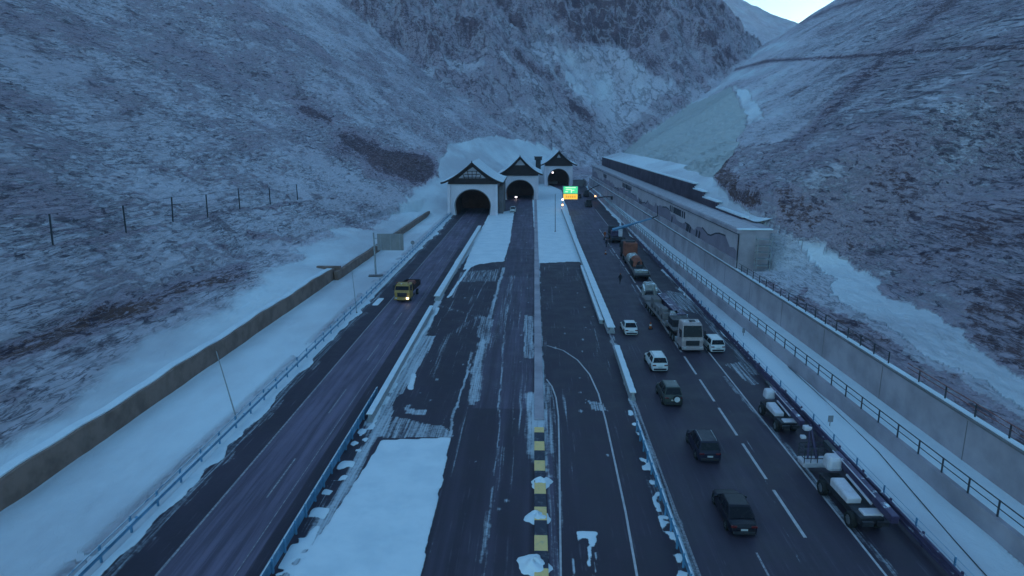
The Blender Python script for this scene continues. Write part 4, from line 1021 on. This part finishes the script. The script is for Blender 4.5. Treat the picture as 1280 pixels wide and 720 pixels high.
x, y = at_rear(887, 580, 4.8); car('dark navy estate with pale roof rails between the off-roader and the black saloon', 'car', x, y, R(0), 'navy_paint', 4.8, 1.88, 1.68, 'suv', rails=True)
x, y = at_rear(930, 672, 5.1); car('long black saloon car, nearest of the line of cars', 'car', x, y, R(-.5), 'black_paint', 5.1, 1.9, 1.48, 'sedan')
x, y = at_rear(896, 442, 4.7); car('white estate parked on the shoulder right of the beige lorry cab', 'car', x, y, R(3), 'white_paint', 4.7, 1.85, 1.62, 'suv', group='cars standing on the right side', rails=False)
x, y = at_rear(735, 257, 4.5); car('dark car far up the right road near the lit sign, nearer of two', 'car', x, y, 0, 'black_paint', 4.6, 1.8, 1.5, 'suv', group='cars standing on the right side')
x, y = at_rear(724, 248, 4.5); car('dark car farthest up the right road, just below the right tunnel', 'car', x, y, 0, 'black_paint', 4.6, 1.8, 1.7, 'suv', group='cars standing on the right side')
x, y = at_rear(641, 266, 4.4); car('small white car at the left edge of the middle road before its tunnel', 'car', x, y, 0, 'white_paint', 4.4, 1.9, 1.9, 'suv', group='cars standing on the right side')['group'] = 'cars near the portals'

def lorry_cab(t, paint, L=2.3, W=2.5, top=3.3, roof_hatch=True):
    """cab-over tractor, front at -y (facing the camera), rear at +L"""
    mb = MB(); w2 = W/2
    mb.loft([[(-w2*.97, 0.0, .55), (w2*.97, 0.0, .55), (w2, L, .55), (-w2, L, .55)], [(-w2, -.05, 1.5), (w2, -.05, 1.5), (w2, L, 1.5), (-w2, L, 1.5)],
             [(-w2*.98, .05, 1.9), (w2*.98, .05, 1.9), (w2, L, 1.9), (-w2, L, 1.9)], [(-w2*.90, .42, top-.25), (w2*.90, .42, top-.25), (w2*.94, L, top-.1), (-w2*.94, L, top-.1)],
             [(-w2*.8, .7, top), (w2*.8, .7, top), (w2*.86, L-.1, top+.05), (-w2*.86, L-.1, top+.05)]])
    c = mb.build('cab', paint, t, bevel=.07)
    mb = MB(); mb.loft([[(-w2*.88, -.03, 1.93), (w2*.88, -.03, 1.93), (w2*.82, .33, top-.3), (-w2*.82, .33, top-.3)], [(-w2*.88, .1, 1.93), (w2*.88, .1, 1.93), (w2*.82, .45, top-.3), (-w2*.82, .45, top-.3)]]); mb.build('windscreen', 'glass', c)
    mb = MB(); mb.box((0, -.06, 1.2), (W*.62, .06, .62)); mb.build('grille', 'steel_dark', c, bevel=.02)
    mb = MB(); mb.box((0, -.16, .62), (W*1.0, .3, .42)); mb.build('bumper', paint, c, bevel=.06)
    if roof_hatch:
        mb = MB(); mb.box((.15, 1.3, top+.07), (.7, .6, .08)); mb.build('roof_hatch', 'steel_dark', c, bevel=.02)
    for s_ in (-1, 1):
        mb = MB(); mb.box((s_*W*.37, -.30, .72), (.34, .06, .2)); mb.build('headlight', 'white_lens', c, bevel=.02)
        mb = MB(); mb.box((s_*(w2+.16), .2, 2.25), (.22, .14, .75)); mb.build('mirror', 'steel_dark', c, bevel=.03)
        mb = MB(); mb.box((s_*(w2+.004), .9, 2.3), (.03, .9, .62)); mb.build('side_window', 'glass', c)
    return c
# beige lorry with low loader
x, y = G(865, 441); t = thing('low_loader_lorry', 'beige cab lorry facing the camera with a long low trailer of steel girders', 'lorry', (x, y, 0), R(2.5))
lorry_cab(t, 'beige_paint', 2.2, 2.55, 3.5)
mb = MB(); mb.box((0, 4.3, .95), (1.0, 6.4, .3)); mb.build('chassis', 'steel_dark', t, bevel=.03)
for s_ in (-1, 1):
    for yy in (1.25, 4.6, 5.9): wheel(t, s_*1.08, yy, .52, .34, s_)
    mb = MB(); mb.box((s_*1.0, 2.9, .75), (.5, 1.1, .6)); mb.build('fuel_tank', 'steel_pale', t, bevel=.05)
mb = MB(); mb.box((0, 6.2, 1.55), (2.6, 4.4, .22)); mb.box((0, 14.5, 1.0), (2.7, 12.6, .25)); mb.box((0, 8.4, 1.3), (2.6, .3, .7)); mb.box((0, 22.3, 1.15), (2.7, 3.4, .25)); mb.build('trailer_deck', 'concrete_dark', t, bevel=.04)
for yy in (16.5, 18.0, 19.5, 21.0):
    for s_ in (-1, 1): wheel(t, s_*1.12, yy, .42, .36, s_)
mb = MB(); mb.box((0, 6.4, 2.1), (2.3, 2.4, .9)); mb.build('front_deck_box', 'steel_dark', t, bevel=.05)
mb = MB(); mb.box((-.9, 24.6, 1.7), (.25, 1.6, 1.6), rx=.5); mb.box((.9, 24.6, 1.7), (.25, 1.6, 1.6), rx=.5); mb.build('loading_ramp', 'tarp', t, bevel=.03)
x0, y0 = x, y
def load_at(name, label, cat, lx, ly, lz, build, rz=R(2.5)):
    c, s_ = math.cos(rz), math.sin(rz); o = thing(name, label, cat, (x0+lx*c-ly*s_, y0+lx*s_+ly*c, lz), rz); build(o); return o
def _g(o):
    mb = MB()
    for i in range(3): mb.box((.42*i-.42, 0, .75), (.12, 12.0, 1.4)); mb.box((.42*i-.42, 0, 1.48), (.38, 12.0, .06)); mb.box((.42*i-.42, 0, .04), (.38, 12.0, .06))
    mb.build('girder', 'steel_violet', o)
load_at('steel_girders', 'stack of long dark violet steel girders with pale edges on the low trailer', 'steel girders', .62, 13.6, 1.13, _g)
def _b(o):
    mb = MB(); mb.box((0, 0, .45), (1.0, 1.1, .9)); mb.build('box_body', 'machine_white', o, bevel=.06); mb = MB(); mb.box((0, 0, .93), (1.06, 1.16, .08)); mb.build('lid', 'tarp', o, bevel=.02)
load_at('white_crate', 'white crate on the front of the low trailer behind the beige cab', 'crate', .0, 8.9, 1.67, _b)
def _b2(o):
    mb = MB(); mb.tube((0, 0, 0), (0, 0, .8), .35, .35, 14); mb.build('drum_body', 'machine_white', o, bevel=.03); mb = MB(); mb.tube((0, 0, .8), (0, 0, .86), .37, .37, 14); mb.build('lid', 'tarp', o)
load_at('white_drum', 'small white drum beside the girders just behind the beige cab', 'drum', 1.55*.7, 7.9, 1.67, _b2)
def _m(o):
    mb = MB(); mb.box((0, 0, .5), (1.0, 8, .9)); mb.box((-.1, -2.5, 1.1), (.8, 1.5, .6)); mb.box((0, 2.8, 1.0), (1.1, 1.8, .8)); mb.build('frame', 'concrete_dark', o, bevel=.06)
    mb = MB()
    for q in (-3, -1, 1, 3): mb.tube((-.55, q, .2), (.55, q, .2), .35, .35, 12)
    mb.build('roller', 'steel_dark', o)
load_at('machine_frame', 'grey beige machine frame lying on the left half of the low trailer', 'machine part', -.62, 14.2, 1.13, _m)

# red brown lorry farther up
x0, y0 = G(803, 352); RZ2 = math.atan2(-(G(783, 320)[0]-x0), G(783, 320)[1]-y0)
t = thing('flatbed_lorry', 'long dark flatbed lorry with a red brown cab box at its far end', 'lorry', (x0, y0, 0), RZ2)
mb = MB(); mb.box((0, 8.5, 1.0), (2.7, 17, .28)); mb.box((0, .2, 1.15), (2.6, .9, .3)); mb.build('deck', 'steel_dark', t, bevel=.04)
mb = MB(); mb.box((-1.3, 8.5, 1.32), (.1, 17, .35)); mb.box((1.3, 8.5, 1.32), (.1, 17, .35)); mb.build('side_board', 'concrete_dark', t, bevel=.02)
for yy in (2, 3.5, 5, 17, 20.5, 25):
    for s_ in (-1, 1): wheel(t, s_*1.1, yy, .46, .34, s_)
mb = MB(); mb.box((0, 21.5, 1.0), (1.1, 9.5, .4)); mb.build('chassis', 'steel_dark', t, bevel=.03)
mb = MB(); mb.box((0, 19.2, 2.55), (2.6, 3.0, 2.7)); mb.build('cab_box', 'rust', t, bevel=.12)
mb = MB(); mb.box((0, 19.4, 4.0), (1.8, 1.3, .4)); mb.build('roof_unit', 'steel_dark', t, bevel=.08)
mb = MB(); mb.box((0, 24.6, 2.1), (2.5, 2.2, 2.6)); cb = mb.build('driver_cab', 'steel_dark', t, bevel=.1)
for s_ in (-1, 1): mb = MB(); mb.box((s_*1.45, 24.9, 2.4), (.25, .2, .8)); mb.build('mirror', 'steel_dark', cb)
def _t1(o):
    mb = MB(); mb.loft([[(-1.1, -1.9, 0), (1.1, -1.9, 0), (1.1, 1.9, 0), (-1.1, 1.9, 0)], [(-1.0, -1.7, .8), (1.0, -1.7, .75), (1.0, 1.7, .9), (-1.0, 1.7, .8)], [(-.5, -1.1, 1.25), (.6, -1.0, 1.15), (.5, 1.0, 1.3), (-.6, .9, 1.2)]]); mb.build('tarpaulin', 'tarp', o, bevel=.15)
load_at('covered_load', 'pale tarpaulin covered load on the flatbed right behind the red brown box', 'load', 0, 14.6, 1.15, _t1, RZ2)
def _t2(o):
    mb = MB(); mb.loft([[(-.9, -2, 0), (.9, -2, 0), (.9, 2, 0), (-.9, 2, 0)], [(-.8, -1.6, 1.0), (.8, -1.6, 1.0), (.8, 1.5, 1.2), (-.8, 1.5, 1.2)], [(-.4, -.8, 1.5), (.4, -.8, 1.5), (.4, .8, 1.7), (-.4, .8, 1.7)]]); mb.build('engine_block', 'rust', o, bevel=.08)
    mb = MB(); mb.box((-.85, .2, .5), (.35, 3.8, .8)); mb.box((.85, .2, .5), (.35, 3.8, .8)); mb.build('track', 'tyre', o, bevel=.15)
    mb = MB(); mb.box((0, -2.8, .9), (.3, 2.4, .3), rx=-.35); mb.box((0, -4.0, .45), (1.2, .7, .6)); mb.build('arm', 'steel_dark', o, bevel=.05)
load_at('small_excavator', 'small rusty tracked excavator resting on the flatbed behind the tarpaulin load', 'excavator', .1, 9.4, 1.15, _t2, RZ2)
def _t3(o):
    mb = MB(); mb.box((0, 0, .25), (2.3, 1.5, .5)); mb.build('plate', 'tarp', o, bevel=.08)
load_at('pale_slab', 'pale slab load at the near end of the flatbed', 'load', 0, 2.2, 1.15, _t3, RZ2)
# small trailer with tarp between the two lorries
x, y = G(815, 373); t = thing('trailer', 'small dark trailer with a pale cover standing between the two lorries', 'trailer', (x, y+2, 0), R(4))
mb = MB(); mb.box((0, 0, .9), (2.4, 4.2, .3)); mb.build('deck', 'steel_dark', t, bevel=.03)
mb = MB(); mb.box((0, .3, 1.5), (2.1, 3.2, .9), taper=.75); mb.build('cover', 'tarp', t, bevel=.12)
for s_ in (-1, 1):
    for yy in (-.8, .6): wheel(t, s_*1.0, yy, .4, .3, s_)

# yellow lorry on the left road
x, y = G(503, 378); t = thing('yellow_lorry', 'yellow cab lorry with one headlight lit driving out on the left road', 'lorry', (x, y, 0), R(-4))
c = lorry_cab(t, 'yellow_paint', 2.0, 2.4, 2.75, False)
mb = MB(); mb.box((0, 4.3, .95), (1.0, 5.6, .3)); mb.build('chassis', 'steel_dark', t)
mb = MB(); mb.box((0, 4.8, 1.35), (2.4, 4.6, .12)); mb.box((-1.17, 4.8, 1.75), (.07, 4.6, .75)); mb.box((1.17, 4.8, 1.75), (.07, 4.6, .75)); mb.box((0, 2.5, 1.9), (2.4, .08, 1.1)); mb.box((0, 7.1, 1.75), (2.4, .07, .75)); mb.build('load_bed', 'timber', t)
mb = MB(); mb.box((.2, 4.6, 1.9), (1.7, 3.2, 1.0), taper=.6); mb.build('load', 'rust', t, bevel=.2)
for s_ in (-1, 1):
    for yy in (1.1, 5.6): wheel(t, s_*1.0, yy, .46, .3, s_)
mb = MB(); mb.box((.9, -.36, .74), (.36, .06, .26)); mb.build('headlight', 'head_on', t, bevel=.02)
mb = MB(); mb.box((.9, .6, 2.95), (.3, .2, .12)); mb.box((-.9, .6, 2.95), (.3, .2, .12)); mb.build('roof_lamp', 'rust', t, bevel=.02)

# telescopic boom machines
def boom_machine(label, bx, by, rz, s=1.0, basket=True):
    t = thing('boom_machine', label, 'boom machine', (bx, by, 0), rz, 'boom machines on the right shoulder'); t.scale = (s, s, s)
    mb = MB(); mb.box((-.1, 3.0, .95), (1.5, 6.0, .5)); mb.build('chassis', 'steel_dark', t, bevel=.06)
    for s_ in (-1, 1):
        for yy in (.9, 5.0): wheel(t, -.1+s_*.85, yy, .55, .42, s_)
    mb = MB(); mb.loft([[(-.9, 1.7, 1.2), (.05, 1.7, 1.2), (.05, 4.2, 1.2), (-.9, 4.2, 1.2)], [(-.9, 1.65, 1.6), (.05, 1.65, 1.6), (.05, 4.2, 1.75), (-.9, 4.2, 1.75)], [(-.8, 1.8, 1.68), (-.05, 1.8, 1.68), (-.05, 4.0, 1.86), (-.8, 4.0, 1.86)]]); mb.build('engine_hood', 'machine_white', t, bevel=.06)
    mb = MB(); mb.box((.15, .6, 1.22), (1.3, .8, .24)); mb.build('rear_hood', 'machine_white', t, bevel=.08)
    mb = MB(); mb.box((-.5, -.3, .95), (.7, .2, .3)); mb.box((.5, -.3, .95), (.7, .2, .3)); mb.build('tow_block', 'steel_dark', t)
    bm_ = MB(); bm_.box((.75, 3.0, 1.9), (.5, 8.2, .55), rx=.05); bo = bm_.build('boom', 'steel_violet', t, bevel=.05)
    mb = MB(); mb.box((.75, 4.6, 2.05), (.36, 8.4, .38), rx=.05); mb.build('inner_boom', 'rail_grey', bo, bevel=.03)
    mb = MB(); mb.tube((.45, 1.2, 1.5), (.45, 4.6, 1.75), .09); mb.tube((.43, .8, 2.2), (.43, 6.9, 2.5), .04, .04, 6); mb.build('hydraulic_ram', 'machine_white', bo)
    mb = MB(); mb.box((.1, 6.1, 2.0), (1.15, 1.25, 1.05), taper=.82); mb.build('rounded_housing', 'machine_white', t, bevel=.24)
    mb = MB(); mb.box((.35, 6.1, 1.7), (1.0, .5, .5)); mb.build('housing_bracket', 'steel_dark', t, bevel=.04)
    if basket:
        mb = MB(); mb.box((-.1, 8.5, .75), (2.0, 1.1, .5), taper=1.1); bk = mb.build('basket_floor', 'machine_white', t, bevel=.12)
        mb = MB()
        X0_, X1_, Y0_, Y1_ = -1.1, .9, 7.95, 9.05
        for z in (1.3, 1.75, 2.1): mb.path([(X0_, Y0_, z), (X1_, Y0_, z), (X1_, Y1_, z), (X0_, Y1_, z), (X0_, Y0_, z)], .035, 5)
        for a in np.linspace(X0_, X1_, 5):
            for b in (Y0_, Y1_): mb.tube((a, b, .9), (a, b, 2.1), .035, .035, 5)
        mb.build('guard_rail_cage', 'rail_grey', bk)
        mb = MB(); mb.tube((.1, 8.5, 1), (-.2, 9.5, 3.4), .12); mb.tube((-.6, 8.5, 1), (-.2, 9.5, 3.4), .08); mb.build('jib', 'steel_violet', t)
        mb = MB(); mb.box((-.4, 9.5, 3.1), (.6, .5, .35)); mb.box((-.8, 9.2, 2.5), (.4, .4, .25)); mb.build('control_box', 'machine_white', t, bevel=.08)
    return t
x, y = G(1089, 668); boom_machine('white hooded boom machine with a white work basket, nearest on the right shoulder', x, y, R(2), 1.0)
x, y = G(986, 543); boom_machine('smaller white hooded boom machine without a basket, second on the right shoulder', x, y, R(2), .85, False)

# truck crane
x, y = G(771, 304); t = thing('truck_crane', 'dark truck crane stretching its boom to the right over the concrete wall', 'crane', (x, y, 0))
mb = MB(); mb.box((0, 4, 1.1), (2.5, 9, .6)); mb.build('chassis', 'steel_dark', t, bevel=.06)
mb = MB(); mb.box((0, 8.0, 1.9), (2.5, 2.0, 2.2), taper=.9); c = mb.build('driver_cab', 'steel_dark', t, bevel=.1)
mb = MB(); mb.box((0, 2.6, 2.0), (2.2, 2.4, 1.3)); mb.build('turntable', 'steel_violet', t, bevel=.1)
mb = MB(); mb.box((.9, 1.4, 2.3), (.9, 1.4, 1.7)); mb.build('operator_cab', 'machine_white', t, bevel=.08)
for s_ in (-1, 1):
    for yy in (.8, 2.2, 6.6): wheel(t, s_*1.05, yy, .5, .34, s_)
    for yy in (0.2, 4.9):
        mb = MB(); mb.box((s_*1.9, yy, .5), (1.4, .25, .25)); mb.box((s_*2.5, yy, .25), (.25, .25, .5)); mb.box((s_*2.5, yy, .04), (.6, .6, .08)); mb.build('outrigger', 'steel_dark', t)
mb = MB(); P0, P1 = Vector((-1, .8, 3.0)), Vector((8.2, 2.2, 5.6)); mb.tube(P0, P0.lerp(P1, .45), .42, .38, 6); mb.tube(P0.lerp(P1, .4), P1, .28, .2, 6); bo = mb.build('boom', 'steel_blue', t)
mb = MB(); mb.tube(P1, P1+Vector((1.6, .8, .5)), .15, .1); mb.tube(P1+Vector((1.5, .8, .4)), P1+Vector((1.4, .8, 2.9)), .1, .08); mb.build('jib', 'steel_dark', bo)
def lift_arm(label, a, b, reach, h_):
    x, y = G(a, b); t = thing('lifting_arm', label, 'crane', (x, y, 0), 0, 'far lifting arms over the right wall')
    mb = MB(); mb.box((0, 1.5, .9), (2.1, 4.2, 1.0)); mb.build('base', 'steel_dark', t, bevel=.1)
    mb = MB(); mb.box((0, .3, 1.9), (1.7, 1.4, 1.3)); mb.build('cab', 'steel_dark', t, bevel=.15)
    for s_ in (-1, 1):
        for yy in (.3, 2.8): wheel(t, s_*.95, yy, .45, .3, s_)
    pts = [(0, 1.5, 2)]+[(reach*k/6, 1.5, 2+h_*math.sin(k/6*math.pi*.62)) for k in range(1, 7)]
    mb = MB(); mb.path(pts, .2, 6); mb.build('arm', 'steel_dark', t)
    mb = MB(); e = pts[-1]; mb.box((e[0], e[1], e[2]-.3), (.8, .8, 1.2)); mb.build('work_head', 'steel_dark', t, bevel=.08)
lift_arm('dark lifting arm curving to the right below the lit sign, lower one', 736, 259, 8.0, 1.5)
lift_arm('dark arched lifting arm farther up beside the gallery, upper one', 733, 246, 9.5, 2.9)
# cone and lamp
def cone(label, a, b, lit=False):
    x, y = G(a, b); t = thing('traffic_cone', label, 'traffic cone', (x, y, 0), 0, 'traffic cones on the right road'); t.scale = (1.25,)*3
    mb = MB(); mb.box((0, 0, .03), (.45, .45, .06)); mb.build('foot', 'tyre', t)
    mb = MB(); mb.tube((0, 0, .06), (0, 0, .75), .17, .04, 14); mb.build('cone_body', 'cloth_orange', t, smooth=True)
    mb = MB(); mb.tube((0, 0, .35), (0, 0, .5), .125, .095, 14); mb.build('band', 'white_on' if lit else 'white_paint', t)
cone('orange cone with white band on the road left of the low trailer', 813, 411); cone('orange cone near the truck crane outrigger with bright band', 757, 318, False)
mb = MB(); mb.tube((0, 0, 0), (0, 0, 1.9), .05); mb.box((0, 0, 0), (.5, .5, .1)); o = tag(mb.build('warning_lamp', 'steel_dark', loc=(*G(744, 252), 0)), 'small red warning lamp on a stand on the far right snow strip', 'warning lamp')
mb = MB(); mb.box((0, -.05, 2.05), (.5, .3, .45)); mb.build('lamp_lens', 'amber_on', o, bevel=.08)

# ------------------------------------------------------------------ people
def person(label, x, y, rz, stride=.25, arm=.2, coat='cloth_dark', legs='cloth_dark', sc_=1.0, bend=0.0):
    nodes = {'pel': ((0, 0, .95), .15), 'bel': ((0, .01, 1.12), .15), 'che': ((0, bend*.3, 1.34), .165), 'nec': ((0, bend*.5, 1.50), .07), 'hea': ((0, bend*.55+.01, 1.60), .09), 'top': ((0, bend*.58+.01, 1.70), .085)}
    edges = [('pel', 'bel'), ('bel', 'che'), ('che', 'nec'), ('nec', 'hea'), ('hea', 'top')]
    for s_, n_ in ((-1, 'l'), (1, 'r')):
        nodes.update({'hip'+n_: ((s_*.10, 0, .88), .10), 'kne'+n_: ((s_*.11, s_*stride*.5+.04, .49), .068), 'ank'+n_: ((s_*.12, s_*stride, .09), .05), 'toe'+n_: ((s_*.13, s_*stride+.17, .04), .042),
                      'sho'+n_: ((s_*.19, bend*.4, 1.42), .072), 'elb'+n_: ((s_*.26, bend*.4-s_*arm*.4, 1.14), .052), 'wri'+n_: ((s_*.27, bend*.4+.12-s_*arm*.6, .90), .036), 'han'+n_: ((s_*.27, bend*.4+.15-s_*arm*.6, .80), .035)})
        edges += [('pel', 'hip'+n_), ('hip'+n_, 'kne'+n_), ('kne'+n_, 'ank'+n_), ('ank'+n_, 'toe'+n_), ('che', 'sho'+n_), ('sho'+n_, 'elb'+n_), ('elb'+n_, 'wri'+n_), ('wri'+n_, 'han'+n_)]
    ks = list(nodes); me = bpy.data.meshes.new('person'); me.from_pydata([nodes[k][0] for k in ks], [(ks.index(a), ks.index(b)) for a, b in edges], [])
    t = thing('person', label, 'person', (x, y, 0), rz, 'people working on the right road'); t.scale = (sc_,)*3
    o = bpy.data.objects.new('body', me); COL.objects.link(o); o.parent = t; me.materials.append(M[coat])
    sk = o.modifiers.new('skin', 'SKIN'); 
    for i, k in enumerate(ks): me.skin_vertices[0].data[i].radius = (nodes[k][1],)*2
    me.skin_vertices[0].data[0].use_root = True
    ss = o.modifiers.new('sub', 'SUBSURF'); ss.levels = 1; ss.render_levels = 1
    mb = MB(); hx = nodes['hea'][0]; secs = []
    for k in range(6):
        a = k/5*math.pi/2; secs.append([(hx[0]+.112*math.cos(a)*math.cos(q), hx[1]-.01+.125*math.cos(a)*math.sin(q), 1.64+.125*math.sin(a)) for q in np.linspace(0, 2*math.pi, 12, endpoint=False)])
    mb.loft(secs); mb.build('helmet', 'cloth_orange' if coat != 'cloth_orange' else 'machine_white', t, smooth=True)
    mb = MB(); secs = []
    for z, r1, r2 in ((.92, .20, .15), (1.15, .205, .165), (1.38, .22, .16), (1.46, .14, .11)): secs.append([(r1*math.cos(q), bend*.3*(z-.9)+r2*math.sin(q), z) for q in np.linspace(0, 2*math.pi, 12, endpoint=False)])
    mb.loft(secs); mb.build('jacket', coat, t, smooth=True)
    return t
for (a, b, rz, st_, ct, lb, sc_) in ((775, 355, .3, .28, 'cloth_dark', 'person in dark clothes walking on the road left of the flatbed lorry', 1.05), (758, 309, 1.2, .1, 'cloth_dark', 'person in dark clothes standing left of the truck crane, nearer of a pair', 1.05),
                              (762, 308, -1.4, .12, 'cloth_dark', 'person in dark clothes standing close to the truck crane, right one of the pair', 1.05), (756, 298, .5, .1, 'cloth_orange', 'person in an orange jacket standing by the front of the truck crane', 1.05)):
    x, y = G(a, b); person(lb, x, y, rz, st_, coat=ct, sc_=sc_)

# ------------------------------------------------------------------ air
hm = bpy.data.materials.new('valley_haze'); hm.use_nodes = True; ht = hm.node_tree; ht.nodes.remove(ht.nodes['Principled BSDF'])
pv = ht.nodes.new('ShaderNodeVolumePrincipled'); pv.inputs['Density'].default_value = HAZE; pv.inputs['Color'].default_value = (.80, .84, .95, 1); pv.inputs['Anisotropy'].default_value = .2
ht.links.new(pv.outputs[0], [n for n in ht.nodes if n.type == 'OUTPUT_MATERIAL'][0].inputs['Volume'])
zmax = float(TZ.max())+20
if HAZE > 0:
    mb = MB(); mb.box((0, 650, (zmax-6)/2), (5200, 4200, zmax+6)); hz = mb.build('haze', hm); tag(hz, kind='stuff')

# ------------------------------------------------------------------ render
scene.render.resolution_x, scene.render.resolution_y = 1024, 576
